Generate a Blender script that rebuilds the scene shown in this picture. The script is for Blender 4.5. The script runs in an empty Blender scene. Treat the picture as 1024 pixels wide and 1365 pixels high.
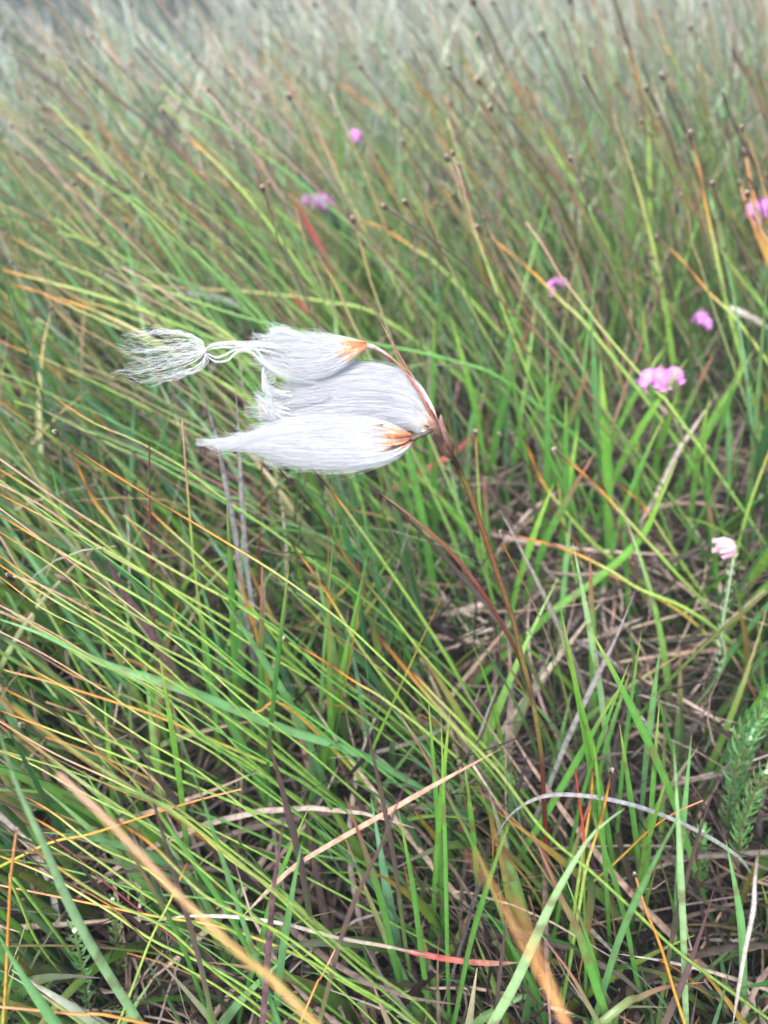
import bpy, math, random
import numpy as np
from mathutils import Vector

random.seed(7)
rng = np.random.default_rng(11)
R = math.radians
scene = bpy.context.scene
col = scene.collection

# ------------------------------------------------------------------ camera
H = 0.42; PITCH = R(38.0); F = 1027.0
cp, sp = math.cos(PITCH), math.sin(PITCH)
CAM = np.array([0.0, 0.0, H])
FWD = np.array([0, cp, -sp]); UP = np.array([0, sp, cp]); RT = np.array([1.0, 0, 0])

def ray(px, py):
    return FWD + RT * ((px - 512) / F) + UP * ((682.5 - py) / F)
def at_depth(px, py, d):
    return CAM + ray(px, py) * d
def at_Y(px, py, Y):
    r = ray(px, py); return CAM + r * (Y / r[1])
def at_h(px, py, h):
    r = ray(px, py); return CAM + r * ((h - H) / r[2])
def project(P):
    v = P - CAM
    d = v @ FWD
    dd = np.where(np.abs(d) < 1e-5, 1e-5, d)
    return 512 + F * (v @ RT) / dd, 682.5 - F * (v @ UP) / dd, d

def terrain(x, y):
    return (0.018 * np.sin(3.1 * x + 1.3) * np.cos(2.3 * y + .4) + 0.05 * np.sin(.8 * x + .5) * np.sin(.7 * y)
            ) * np.clip((y - .25) / .8, 0, 1)

cam = bpy.data.cameras.new("camera"); co = bpy.data.objects.new("camera", cam); col.objects.link(co)
co.location = CAM; co.rotation_euler = (R(90) - PITCH, 0, 0)
cam.sensor_fit = 'VERTICAL'; cam.sensor_height = 36; cam.lens = F / 1365 * 36
cam.clip_start = 0.005; cam.clip_end = 500
cam.dof.use_dof = True; cam.dof.focus_distance = 0.28; cam.dof.aperture_fstop = 8.0
scene.camera = co

# ------------------------------------------------------------------ helpers
def tag(o, label=None, cat=None, group=None, kind=None):
    if label: o['label'] = label
    if cat: o['category'] = cat
    if group: o['group'] = group
    if kind: o['kind'] = kind
    return o

def empty(name, loc):
    o = bpy.data.objects.new(name, None); o.empty_display_size = .02
    o.location = Vector([float(v) for v in loc]); col.objects.link(o); return o

def make_mesh(name, V, Fq, C=None, mat=None, parent=None, tris=None):
    V = np.asarray(V, dtype=np.float32).reshape(-1, 3)
    Fq = np.asarray(Fq, dtype=np.int32).reshape(-1, 4)
    if parent is not None:
        V = V - np.array(parent['_w'] if '_w' in parent else parent.location, dtype=np.float32)
    me = bpy.data.meshes.new(name)
    me.vertices.add(len(V)); me.vertices.foreach_set('co', V.ravel())
    n = len(Fq)
    idx = Fq.ravel(); starts = np.arange(n, dtype=np.int32) * 4
    if tris is not None and len(tris):
        tris = np.asarray(tris, dtype=np.int32).reshape(-1, 3)
        starts = np.concatenate([starts, n * 4 + np.arange(len(tris), dtype=np.int32) * 3])
        idx = np.concatenate([idx, tris.ravel()]); n += len(tris)
    me.loops.add(len(idx)); me.loops.foreach_set('vertex_index', idx)
    me.polygons.add(n); me.polygons.foreach_set('loop_start', starts.astype(np.int32))
    me.polygons.foreach_set('use_smooth', np.ones(n, dtype=bool))
    if C is not None:
        C = np.asarray(C, dtype=np.float32)
        if C.shape[-1] == 3: C = np.concatenate([C.reshape(-1, 3), np.full((len(V), 1), .5, np.float32)], 1)
        a = me.color_attributes.new('Col', 'FLOAT_COLOR', 'POINT')
        a.data.foreach_set('color', C.reshape(-1, 4).ravel())
    me.update(calc_edges=True); me.validate()
    if mat: me.materials.append(mat)
    o = bpy.data.objects.new(name, me); col.objects.link(o)
    if parent is not None: o.parent = parent
    return o

def norm(a): return a / (np.linalg.norm(a, axis=-1, keepdims=True) + 1e-12)

def tubes(P, rad, colr, K=5, squash=None):
    """P (N,S,3), rad (N,S), colr (N,S,3) -> closed tubes"""
    N, S, _ = P.shape
    T = norm(np.gradient(P, axis=1))
    ref = np.where(np.abs(T[..., 2:3]) > .9, np.array([1., 0, 0]), np.array([0, 0, 1.]))
    ref = np.broadcast_to(ref[:, S // 2:S // 2 + 1], T.shape)
    A = norm(np.cross(T, ref)); B = np.cross(T, A)
    ang = np.arange(K) / K * 2 * np.pi
    V = (P[:, :, None] + rad[:, :, None, None] * (A[:, :, None] * np.cos(ang)[:, None] + B[:, :, None] * np.sin(ang)[:, None]))
    Cc = np.broadcast_to(colr[:, :, None], V.shape)
    n, s, k = np.meshgrid(np.arange(N), np.arange(S - 1), np.arange(K), indexing='ij')
    f = lambda n, s, k: (n * S + s) * K + k % K
    Q = np.stack([f(n, s, k), f(n, s, k + 1), f(n, s + 1, k + 1), f(n, s + 1, k)], -1).reshape(-1, 4)
    return V.reshape(-1, 3), Q, Cc.reshape(-1, 3)

def ribbons(P, wid, side, colr, fold=.25):
    """P (N,S,3) wid (N,S) side (N,S,3) : folded blade with 3 verts across"""
    N, S, _ = P.shape
    T = norm(np.gradient(P, axis=1)); nn = np.cross(T, side)
    W = wid[..., None]
    V = np.stack([P - side * W / 2, P + nn * W * fold, P + side * W / 2], 2)
    Cc = np.stack([colr * .93, colr * 1.1, colr * .96], 2)
    Al = np.broadcast_to(np.array([0, .5, 1.])[:, None], Cc.shape[:3] + (1,))
    Cc = np.concatenate([Cc, Al], -1)                     # alpha = position across the blade
    n, s, k = np.meshgrid(np.arange(N), np.arange(S - 1), np.arange(2), indexing='ij')
    f = lambda n, s, k: (n * S + s) * 3 + k
    Q = np.stack([f(n, s, k), f(n, s, k + 1), f(n, s + 1, k + 1), f(n, s + 1, k)], -1).reshape(-1, 4)
    return V.reshape(-1, 3), Q, Cc.reshape(-1, 4)

def spline(pts, n):
    """Catmull-Rom through pts, n samples, even by chord"""
    p = np.asarray(pts, float)
    if len(p) == 2: p = np.array([p[0], (p[0] + p[1]) / 2, p[1]])
    ch = np.concatenate([[0], np.cumsum(np.linalg.norm(np.diff(p, axis=0), axis=1))])
    q = np.vstack([2 * p[0] - p[1], p, 2 * p[-1] - p[-2]])
    t = np.linspace(0, ch[-1], n); out = []
    for v in t:
        i = min(np.searchsorted(ch, v, side='right') - 1, len(p) - 2); i = max(i, 0)
        u = (v - ch[i]) / (ch[i + 1] - ch[i] + 1e-12)
        a, b, c, d = q[i], q[i + 1], q[i + 2], q[i + 3]
        out.append(.5 * ((2 * b) + (-a + c) * u + (2 * a - 5 * b + 4 * c - d) * u * u + (-a + 3 * b - 3 * c + d) * u ** 3))
    return np.array(out)

def keys(t, ks):
    xs = [k[0] for k in ks]; cs = np.array([k[1] for k in ks], float)
    return np.stack([np.interp(t, xs, cs[:, i]) for i in range(3)], -1)

# ------------------------------------------------------------------ materials
def plant_mat(name, rough=.42, trans=.3, var=.35, scale=260., spec=.5, sheen=0.0, spotcol=None, bump=.15, veins=0.0):
    m = bpy.data.materials.new(name); m.use_nodes = True; nt = m.node_tree; nt.nodes.clear()
    N = nt.nodes.new; L = nt.links.new
    out = N('ShaderNodeOutputMaterial'); mix = N('ShaderNodeMixShader'); pr = N('ShaderNodeBsdfPrincipled'); tr = N('ShaderNodeBsdfTranslucent')
    at = N('ShaderNodeAttribute'); at.attribute_name = 'Col'
    tc = N('ShaderNodeTexCoord'); no = N('ShaderNodeTexNoise'); no.inputs['Scale'].default_value = scale; no.inputs['Detail'].default_value = 4
    L(tc.outputs['Object'], no.inputs['Vector'])
    mr = N('ShaderNodeMapRange'); mr.inputs['From Min'].default_value = .3; mr.inputs['From Max'].default_value = .7
    mr.inputs['To Min'].default_value = 1 - var; mr.inputs['To Max'].default_value = 1 + var
    L(no.outputs['Fac'], mr.inputs['Value'])
    mul = N('ShaderNodeVectorMath'); mul.operation = 'SCALE'; L(at.outputs['Color'], mul.inputs[0]); L(mr.outputs[0], mul.inputs['Scale'])
    src = mul.outputs[0]
    if veins:
        a1 = N('ShaderNodeMath'); a1.operation = 'MULTIPLY'; L(at.outputs['Alpha'], a1.inputs[0]); a1.inputs[1].default_value = 44
        a2 = N('ShaderNodeMath'); a2.operation = 'SINE'; L(a1.outputs[0], a2.inputs[0])
        a3 = N('ShaderNodeMath'); a3.operation = 'MULTIPLY_ADD'; L(a2.outputs[0], a3.inputs[0]); a3.inputs[1].default_value = veins; a3.inputs[2].default_value = 1.0
        mv = N('ShaderNodeVectorMath'); mv.operation = 'SCALE'; L(src, mv.inputs[0]); L(a3.outputs[0], mv.inputs['Scale']); src = mv.outputs[0]
    if spotcol:
        n2 = N('ShaderNodeTexNoise'); n2.inputs['Scale'].default_value = scale * .55; n2.inputs['Detail'].default_value = 3
        L(tc.outputs['Object'], n2.inputs['Vector'])
        m2 = N('ShaderNodeMapRange'); m2.inputs['From Min'].default_value = .56; m2.inputs['From Max'].default_value = .68; m2.inputs['To Max'].default_value = .65
        L(n2.outputs['Fac'], m2.inputs['Value'])
        mc = N('ShaderNodeMix'); mc.data_type = 'RGBA'; L(m2.outputs[0], mc.inputs['Factor']); L(src, mc.inputs[6]); mc.inputs[7].default_value = (*spotcol, 1)
        src = mc.outputs[2]
    bp = N('ShaderNodeBump'); bp.inputs['Strength'].default_value = bump; bp.inputs['Distance'].default_value = .0004
    L(no.outputs['Fac'], bp.inputs['Height']); L(bp.outputs[0], pr.inputs['Normal'])
    L(src, pr.inputs['Base Color']); L(src, tr.inputs['Color'])
    pr.inputs['Roughness'].default_value = rough; pr.inputs['Specular IOR Level'].default_value = spec
    if sheen: pr.inputs['Sheen Weight'].default_value = sheen
    mix.inputs[0].default_value = trans
    L(pr.outputs[0], mix.inputs[1]); L(tr.outputs[0], mix.inputs[2]); L(mix.outputs[0], out.inputs[0])
    return m

M_leaf = plant_mat('grass_leaf', .34, .28, .14, 190, spotcol=(.16, .10, .05), veins=.2)
M_stem = plant_mat('rush_stem', .35, .12, .22, 420)
M_dead = plant_mat('dead_leaf', .7, .2, .4, 330, spec=.2, bump=.5, veins=.22)
M_bristle = plant_mat('white_bristle', .42, .42, .03, 300, spec=.35, sheen=.3, bump=0)
M_scale = plant_mat('brown_scale', .5, .2, .35, 700, spec=.4, bump=.3)
M_petal = plant_mat('petal', .5, .35, .15, 600, spec=.3)
M_smooth = plant_mat('smooth_stem', .5, .12, .06, 60, bump=0)
M_bud = plant_mat('seed_head', .6, .0, .5, 900, spec=.3, bump=.6)

def ground_mat():
    m = bpy.data.materials.new('peat_soil'); m.use_nodes = True; nt = m.node_tree; N = nt.nodes.new; L = nt.links.new
    pr = nt.nodes['Principled BSDF']; tc = N('ShaderNodeTexCoord')
    n1 = N('ShaderNodeTexNoise'); n1.inputs['Scale'].default_value = 140; n1.inputs['Detail'].default_value = 8
    L(tc.outputs['Object'], n1.inputs['Vector'])
    cr = N('ShaderNodeValToRGB'); e = cr.color_ramp.elements
    e[0].position = .35; e[0].color = (.006, .005, .003, 1); e[1].position = .68; e[1].color = (.025, .017, .011, 1)
    L(n1.outputs['Fac'], cr.inputs[0])
    n2 = N('ShaderNodeTexNoise'); n2.inputs['Scale'].default_value = 1.6; n2.inputs['Detail'].default_value = 5
    L(tc.outputs['Object'], n2.inputs['Vector'])
    cr2 = N('ShaderNodeValToRGB'); e = cr2.color_ramp.elements; e[0].position = .4; e[1].position = .6
    L(n2.outputs['Fac'], cr2.inputs[0])
    mx = N('ShaderNodeMix'); mx.data_type = 'RGBA'; L(cr2.outputs[0], mx.inputs['Factor']); L(cr.outputs[0], mx.inputs[6])
    mx.inputs[7].default_value = (.03, .05, .018, 1)
    L(mx.outputs[2], pr.inputs['Base Color']); pr.inputs['Roughness'].default_value = .95
    bp = N('ShaderNodeBump'); bp.inputs['Distance'].default_value = .01; L(n1.outputs['Fac'], bp.inputs['Height']); L(bp.outputs[0], pr.inputs['Normal'])
    return m
M_ground = ground_mat()

# ------------------------------------------------------------------ ground
gx = np.concatenate([[-40, -20, -10, -6], np.linspace(-4, 4, 90), [6, 10, 20, 40]])
gy = np.concatenate([[-40, -20, -6, -2], np.linspace(-.5, 8, 100), [10, 14, 20, 30, 40]])
GX, GY = np.meshgrid(gx, gy, indexing='ij')
GZ = terrain(GX, GY)
GZ = np.where((np.abs(GX) > 5) | (GY > 9), 0, GZ)
a, b = len(gx), len(gy)
i, j = np.meshgrid(np.arange(a - 1), np.arange(b - 1), indexing='ij')
Q = np.stack([i * b + j, (i + 1) * b + j, (i + 1) * b + j + 1, i * b + j + 1], -1).reshape(-1, 4)
g = make_mesh('ground', np.stack([GX, GY, GZ], -1), Q, None, M_ground); tag(g, kind='structure')

# ------------------------------------------------------------------ exclusion of stray blades in front of the flower
EX = []
HD = 0.25      # depth of the flower heads
for (x, y, r) in [(170, 475, 45), (220, 475, 50), (270, 470, 45), (320, 465, 30), (360, 475, 45), (410, 480, 45), (460, 480, 45),
                  (360, 545, 40), (410, 560, 55), (460, 560, 65), (510, 560, 70), (560, 550, 60), (300, 590, 25), (340, 585, 32),
                  (400, 590, 45), (450, 590, 45), (520, 590, 45), (520, 470, 30), (550, 500, 40), (595, 590, 30)]:
    EX.append((x, y, r, HD + .03))
STEMPX = [(583, 573), (605, 612), (625, 655), (645, 710), (665, 770), (685, 830), (695, 875), (706, 915), (715, 960), (722, 1010), (724, 1045)]
for k, (x, y) in enumerate(STEMPX): EX.append((x, y, 34, .29 + .0095 * k))
for (x, y) in [(507, 657), (550, 690), (600, 735), (640, 785), (665, 825), (690, 870)]: EX.append((x, y, 22, .31))

N_EX0 = len(EX)
def reject(P, near=.21, ex=True):
    N, S, _ = P.shape
    x, y, d = project(P.reshape(-1, 3))
    inf = (x > -80) & (x < 1104) & (y > -80) & (y < 1445)
    bad = inf & (d < near) & (d > -.05)
    bad |= (d < .10) & (d > -.12) & (np.abs(P.reshape(-1, 3)[:, 0]) < .14) & (P.reshape(-1, 3)[:, 2] > .2)
    sel = np.where(inf & (d > 0) & ~bad)[0]
    xs, ys, ds = x[sel].astype(np.float32), y[sel].astype(np.float32), d[sel].astype(np.float32); bs = np.zeros(len(sel), bool)
    for (ex, ey, er, ed) in (EX if ex else []):
        bs |= (ds < ed) & (np.abs(xs - ex) < er) & (np.abs(ys - ey) < er)
    bad[sel] |= bs
    return bad.reshape(N, S).any(1)

def grow(n, region, Lf, thf, bendf, azf, S=9, hfun=None):
    """sample blade centre lines"""
    x0, x1, y0, y1 = region
    bx = rng.uniform(x0, x1, n); by = rng.uniform(y0, y1, n)
    return bx, by

def paths(bx, by, L, th0, bend, az, curl, S, z0=0.0, power=1.3):
    n = len(bx); s = np.linspace(0, 1, S)
    th = th0[:, None] + bend[:, None] * s[None] ** power
    azs = az[:, None] + curl[:, None] * s[None]
    D = np.stack([np.sin(th) * np.cos(azs), np.sin(th) * np.sin(azs), np.cos(th)], -1)
    step = (L / (S - 1))[:, None, None]
    P = np.concatenate([np.zeros((n, 1, 3)), np.cumsum((D[:, 1:] + D[:, :-1]) / 2 * step, 1)], 1)
    P += np.stack([bx, by, terrain(bx, by) + z0], -1)[:, None]
    return P, D, azs

def sidevec(D, azs, roll):
    h = np.stack([-np.sin(azs), np.cos(azs), np.zeros_like(azs)], -1)
    n = np.cross(D, h)
    return norm(h * np.cos(roll)[:, None, None] + n * np.sin(roll)[:, None, None])

# palettes (linear base colours)
GREEN = np.array([[.10, .29, .035], [.14, .35, .045], [.06, .20, .045], [.22, .40, .06], [.07, .22, .08], [.11, .24, .10], [.17, .24, .08]])
YEL = np.array([[.26, .38, .07], [.34, .40, .11], [.18, .32, .07], [.38, .38, .16]])
ORG = np.array([[.50, .20, .03], [.36, .13, .04], [.42, .27, .13], [.30, .13, .08], [.45, .30, .12]])
DRK = np.array([[.045, .02, .014], [.07, .03, .02], [.10, .045, .03]])
STRAW = np.array([[.48, .40, .31], [.38, .29, .22], [.56, .50, .43], [.30, .21, .17], [.25, .17, .15], [.44, .30, .22]])
PURP = np.array([[.11, .07, .07], [.17, .12, .12], [.09, .06, .05], [.22, .18, .16]])
def pick(pal, n):
    c = pal[rng.integers(0, len(pal), n)]
    return c * rng.uniform(.55, 1.2, (n, 1)) * rng.uniform(.92, 1.08, (n, 3))

# wedge sampler: points on the ground visible (with margins), pdf decreasing with distance
def wedge(n, y0, y1, pw, mleft=.05, mright=.35):
    u = rng.uniform(0, 1, n)
    y = y0 + (y1 - y0) * u ** pw
    half = y * .58 + .14
    x = rng.uniform(0, 1, n) * (2 * half + mleft + mright * 0.6) - half - mleft
    return x, y

def clump(x, y, f, ph):
    return .5 + .5 * np.sin(f * x + ph + 1.7 * np.sin(f * .6 * y + ph)) * np.cos(f * .83 * y + 1.3 * ph + 1.1 * np.sin(f * .7 * x))

def height_env(y):   # taller sward away from the camera
    return np.interp(y, [0, .12, .2, .35, .6, 1.2, 3, 6], [.09, .12, .17, .22, .27, .30, .31, .30])

def mass(name, n, y0, y1, pw, kind, S, label, mat, wscale=1.0):
    x, y = wedge(n, y0, y1, pw)
    he = height_env(y)
    cl = clump(x, y, 21, 1.1)
    keep = rng.uniform(0, 1, n) < {'leaf': .3 + .7 * cl, 'rush': .35 + .65 * clump(x, y, 16, 4.), 'dead': .6 + .4 * cl, 'purp': .3 + .7 * clump(x, y, 18, 2.2), 'litter': 1.0 + 0 * cl}[kind]
    # the far left rim of the sward is broken, showing dark scrub behind
    rim = np.clip(1.0 + 2.4 * (x / y + .5), 1.0, 9)
    farcol = None
    x, y, he = x[keep], y[keep], he[keep]; n = len(x)
    wind = np.pi - .10                                     # blowing to the left and a little away
    if kind == 'leaf':
        L = he * rng.uniform(.55, 1.25, n); th0 = rng.uniform(.0, .4, n); bend = np.abs(rng.normal(.45, .4, n)) * np.interp(x / (y + .2), [-.5, .5], [1.3, .8])
        az = np.where(rng.uniform(size=n) < .62, rng.normal(wind, .6, n), rng.uniform(0, 6.28, n)); wid = rng.uniform(.0018, .0046, n)
    elif kind == 'rush':
        L = he * rng.uniform(.8, 1.35, n); th0 = rng.uniform(.2, .65, n) * np.interp(x / (y + .2), [-.5, .5], [1.15, .75]); bend = rng.uniform(.2, .85, n) * np.interp(x / (y + .2), [-.5, .5], [1.25, .6])
        az = rng.normal(wind, .32, n); wid = rng.uniform(.0009, .0016, n)
    elif kind == 'purp':
        L = he * rng.uniform(.5, 1.1, n); th0 = rng.uniform(.0, .4, n); bend = np.abs(rng.normal(.3, .5, n))
        az = np.where(rng.uniform(size=n) < .6, rng.normal(wind, .7, n), rng.uniform(0, 6.28, n)); wid = rng.uniform(.0012, .0035, n)
    elif kind == 'dead':
        L = he * rng.uniform(.3, .8, n); th0 = rng.uniform(.2, .9, n); bend = rng.normal(.9, .6, n)
        az = rng.uniform(0, 6.28, n); wid = rng.uniform(.001, .0038, n)
    else:
        L = rng.uniform(.05, .20, n); th0 = rng.uniform(1.0, 1.55, n); bend = rng.normal(.15, .5, n)
        az = rng.uniform(0, 6.28, n); wid = .0007 + .0028 * rng.uniform(0, 1, n) ** 2.2
    curl = rng.normal(0, .25 if kind in ('leaf', 'rush') else .9, n)
    z0 = 0.0
    P, D, azs = paths(x, y, L, th0, bend, az, curl, S, z0, 1.4)
    if kind == 'litter':
        P[..., 2] += (rng.uniform(.0, .05, n) ** 1.0)[:, None]
        P[..., 2] = np.maximum(P[..., 2], terrain(P[..., 0], P[..., 1]) + .002)
    ok = ~reject(P, .21, kind != 'litter') & (P[..., 2] > terrain(P[..., 0], P[..., 1]) - .03).all(1)
    if kind in ('leaf', 'rush', 'purp', 'dead'):
        ok &= ~((y > rim[keep]) & (rng.uniform(size=n) < .93))
    # keep the floor on the lower right open
    px, py, dd = project(P[:, 0])
    openz = (px > 560) & (py > 650) & (px < 1150)
    if kind in ('leaf', 'rush'): ok &= ~(openz & (rng.uniform(size=n) < (.12 if kind == 'leaf' else .6)))
    P, D, azs, L, wid, y = P[ok], D[ok], azs[ok], L[ok], wid[ok], y[ok]; n = len(P)
    wid = wid * wscale * np.interp(y, [0, .5, 1.5, 5], [1, 1.0, 1.25, 2.4])
    t = np.linspace(0, 1, S)[None, :, None]
    u = rng.uniform(size=n)
    if kind == 'leaf':
        base = pick(GREEN, n) * .8; mid = pick(GREEN, n); mid = .6 * mid + .4 * base / .8; tip = mid * 1.1
        red = u < .3; tip[red] = pick(ORG, red.sum()) * .8
        pale = u > (.9 if y1 < 1 else .72); tip[pale] = pick(STRAW, pale.sum())
        purple = (u > .72) & (u < .8); tip[purple] = pick(PURP, purple.sum())
        blue = (u > .4) & (u < .52); mid[blue] = mid[blue] * .5 + np.array([.09, .19, .11]); tip[blue] = mid[blue]
    elif kind == 'rush':
        base = pick(GREEN, n); mid = .5 * pick(YEL, n) + .5 * base; tip = pick(ORG, n); dk = u < .5; tip[dk] = pick(DRK, dk.sum()) * 1.5
        lt = u > .8; tip[lt] = pick(STRAW, lt.sum())
        lim_start = rng.uniform(.3, .8, n)[:, None, None]
    elif kind == 'purp':
        base = pick(PURP, n); mid = pick(PURP, n); tip = pick(STRAW, n) * (1.15 if y1 > 2 else .8); g_ = u < .4; base[g_] = pick(GREEN, g_.sum()) * .7
        o_ = u > .75; mid[o_] = pick(ORG, o_.sum()) * .6
    else:
        k_ = (np.where(rng.uniform(size=n) < .26, 1.3, rng.uniform(.06, .30, n)) if kind == 'litter' else rng.uniform(.45, 1, n))[:, None]
        base = pick(STRAW, n) * .8 * k_; mid = pick(STRAW, n) * k_; mid = (mid + base) / 2; tip = pick(STRAW, n) * k_; tip = (tip + mid) / 2
        p_ = u < .22; mid[p_] = pick(PURP, p_.sum()) * .7; tip[p_] = mid[p_]
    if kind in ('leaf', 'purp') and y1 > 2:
        haze_f = (np.clip((y - .65) / .9, 0, 1) * rng.uniform(.3, 1.0, n) * np.interp(P[:, 0, 0] / y, [-.5, .5], [1.15, .75]))[:, None]  # distance haze painted into far blade colours, on top of dry pale tips
        tip = tip * (1 - haze_f) + np.array([.68, .71, .70]) * haze_f; mid = mid * (1 - .7 * haze_f) + np.array([.44, .56, .44]) * .7 * haze_f
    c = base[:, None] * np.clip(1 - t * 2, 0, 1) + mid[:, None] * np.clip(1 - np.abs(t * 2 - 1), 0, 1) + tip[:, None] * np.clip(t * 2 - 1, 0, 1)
    if kind == 'rush':
        k = np.clip((t - lim_start) / .2, 0, 1) * .85; k2 = np.clip((t - .8) / .18, 0, 1)
        org = pick(ORG, n)[:, None]
        c = base[:, None] * (1 - np.clip(t / .4, 0, 1)) + mid[:, None] * np.clip(t / .4, 0, 1)
        lim = (rng.uniform(size=n) < .62)[:, None, None]; pk_ = rng.uniform(size=n) < .4; org[pk_] = pick(STRAW, pk_.sum())[:, None] * .9
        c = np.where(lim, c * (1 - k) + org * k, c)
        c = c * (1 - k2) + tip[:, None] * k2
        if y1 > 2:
            haze_f = (np.clip((y - .9) / 1.1, 0, 1) * rng.uniform(.2, .9, n))[:, None, None] * np.clip(t * 1.3, .3, 1)  # far stems paled towards the tip, mist fade put into their colour
            c = c * (1 - haze_f) + np.array([.58, .56, .48]) * haze_f
    tt = t[..., 0]
    if kind == 'rush':
        rad = wid[:, None] / 2 * (1 - .55 * tt)
        rad = np.where((tt > .985) & (rng.uniform(size=(n, 1)) < .5), rad * 2.0, rad)
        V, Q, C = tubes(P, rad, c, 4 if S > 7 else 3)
        hsel = np.where(rng.uniform(size=n) < .05)[0]       # little spikelets on the tips
        hd = norm(P[hsel, -1] - P[hsel, -2]); sz = (wid[hsel] * rng.uniform(.5, 1.3, len(hsel)))[:, None]
        HP = P[hsel, -1][:, None] + hd[:, None] * (np.array([-.2, .8, 2.2, 3.4])[None, :, None] * sz[..., None] * rng.uniform(.5, 1.7, (len(hsel), 1, 1)))
        hc = np.stack([np.broadcast_to(DRK[0], (len(hsel), 3)), pick(DRK, len(hsel)), pick(DRK, len(hsel)) * 1.5, pick(STRAW, len(hsel))], 1)
        V2, Q2, C2 = tubes(HP, sz * np.array([[.35, 1.05, .9, .12]]), hc, 5)
        Q = np.concatenate([Q, Q2 + len(V)]); V = np.concatenate([V, V2]); C = np.concatenate([C, C2])
    else:
        w = wid[:, None] * np.clip(1 - tt ** (2.2 if kind != 'litter' else 5), .04, 1) * np.clip(.55 + 2 * tt, 0, 1)
        side = sidevec(D, azs + rng.normal(0, .5, n)[:, None] * tt, rng.uniform(-.9, .9, n))
        V, Q, C = ribbons(P, w, side, c, .22 if kind == 'leaf' else rng.uniform(-.3, .3))
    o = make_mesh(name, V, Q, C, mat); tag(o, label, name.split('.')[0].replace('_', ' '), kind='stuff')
    return o

# ------------------------------------------------------------------ the cotton grass
def head_pt(px, py, dz=0.0): return at_depth(px, py, HD + dz)
stem_depths = np.linspace(HD, .37, 14)
stem_px = STEMPX + [(726, 1080), (728, 1130), (728, 1185)]
stem_pts = [at_depth(x, y, d) for (x, y), d in zip(stem_px, stem_depths)]
stem_pts.append(np.array([stem_pts[-1][0] + .004, stem_pts[-1][1] + .002, 0.0]))
CG = empty('cotton_grass', stem_pts[-1])
tag(CG, 'single cotton grass stalk with three silky white tufts blown to the left', 'cotton grass')

def tube_obj(name, pts, radii, ks, mat, parent, n=40, K=8):
    P = spline(pts, n); t = np.linspace(0, 1, n)
    r = np.interp(t, np.linspace(0, 1, len(radii)), radii)
    c = keys(t, ks)
    V, Q, C = tubes(P[None], r[None], c[None], K)
    return make_mesh(name, V, Q, C, mat, parent)

mm = .001
BR = (.16, .055, .03); DB = (.035, .016, .012); OG = (.26, .26, .05); RD = (.20, .025, .02); OL = (.15, .11, .03); GN = (.10, .20, .04)
tube_obj('stem', stem_pts, [.9 * mm, .95 * mm, 1.0 * mm, 1.0 * mm, 1.05 * mm, 1.1 * mm, 1.15 * mm, 1.2 * mm, 1.2 * mm],
         [(0, DB), (.06, DB), (.08, OL), (.16, BR), (.28, (.13, .07, .03)), (.38, (.17, .13, .04)), (.44, (.10, .04, .03)), (.46, (.17, .15, .04)), (.53, (.13, .09, .03)), (.57, (.10, .035, .025)), (.68, (.10, .02, .018)), (.76, RD), (.765, (.4, .03, .02)), (.78, GN), (1, GN)],
         M_stem, CG, 120, 8)

def blade_obj(name, pts, wid, ks, mat, parent=None, n=40, facing=0.2, fold=.2, taper=1.2, both=False, w0=.15):
    P = spline(pts, n); t = np.linspace(0, 1, n)      # t=0 at the tip
    T = norm(np.gradient(P, axis=0)); view = norm(P - CAM)
    s = norm(np.cross(T, view)); nn = np.cross(s, T)
    ang = facing + .35 * np.sin(t * 4 + facing * 9)
    side = s * np.cos(ang)[:, None] + nn * np.sin(ang)[:, None]
    w = wid * np.clip((t * 4) ** .8, w0 * .6, 1)
    if both: w = w * np.clip(((1 - t) * 5) ** .7, .15, 1)
    c = keys(t, ks)
    V, Q, C = ribbons(P[None], w[None], side[None], c[None], fold)
    return make_mesh(name, V, Q, C, mat, parent)

# upper leaf of the stem, red brown, joining it at (706,920)
leafpx = [(507, 657, .262), (550, 690, .270), (600, 735, .282), (640, 785, .292), (665, 825, .300), (690, 872, .308), (706, 918, .3155)]
o = blade_obj('leaf', [at_depth(*p) for p in leafpx], 1.5 * mm,
              [(0, (.45, .28, .22)), (.08, (.26, .10, .07)), (.4, (.17, .045, .035)), (.7, (.10, .028, .024)), (1, (.08, .03, .02))], M_stem, CG, 50, .2, .45)
o['label'] = 'narrow red brown leaf arching up from the stem'
# bracts at the top of the stem
o = blade_obj('bract', [head_pt(*p) for p in [(505, 424, .012), (518, 448, .011), (535, 478, .010), (555, 512, .008), (572, 545, .005), (592, 582, .001)]], .95 * mm,
              [(0, (.25, .14, .09)), (.3, (.16, .06, .04)), (.6, (.2, .07, .045)), (1, DB)], M_scale, CG, 40, .3, .4)
o = blade_obj('bract', [head_pt(*p) for p in [(566, 548, -.006), (574, 560, -.006), (584, 576, -.005), (597, 600, -.002), (604, 612, 0)]], 2.4 * mm,
              [(0, (.5, .36, .28)), (.25, (.2, .10, .07)), (.5, DB), (.8, (.12, .07, .05)), (1, DB)], M_scale, CG, 30, .0, .35, both=True)
o = blade_obj('bract', [head_pt(*p) for p in [(572, 566, .003), (582, 582, .003), (594, 600, .002), (604, 613, 0)]], 3.0 * mm,
              [(0, (.3, .2, .15)), (.4, DB), (.75, (.12, .06, .04)), (1, DB)], M_scale, CG, 30, .2, .35, both=True)
o = blade_obj('bract', [head_pt(*p) for p in [(588, 552, .0), (589, 568, -.004), (597, 590, -.004), (606, 612, 0)]], 2.0 * mm,
              [(0, (.4, .25, .2)), (.3, (.16, .08, .06)), (1, DB)], M_scale, CG, 30, .2, .35, both=True)

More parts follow.
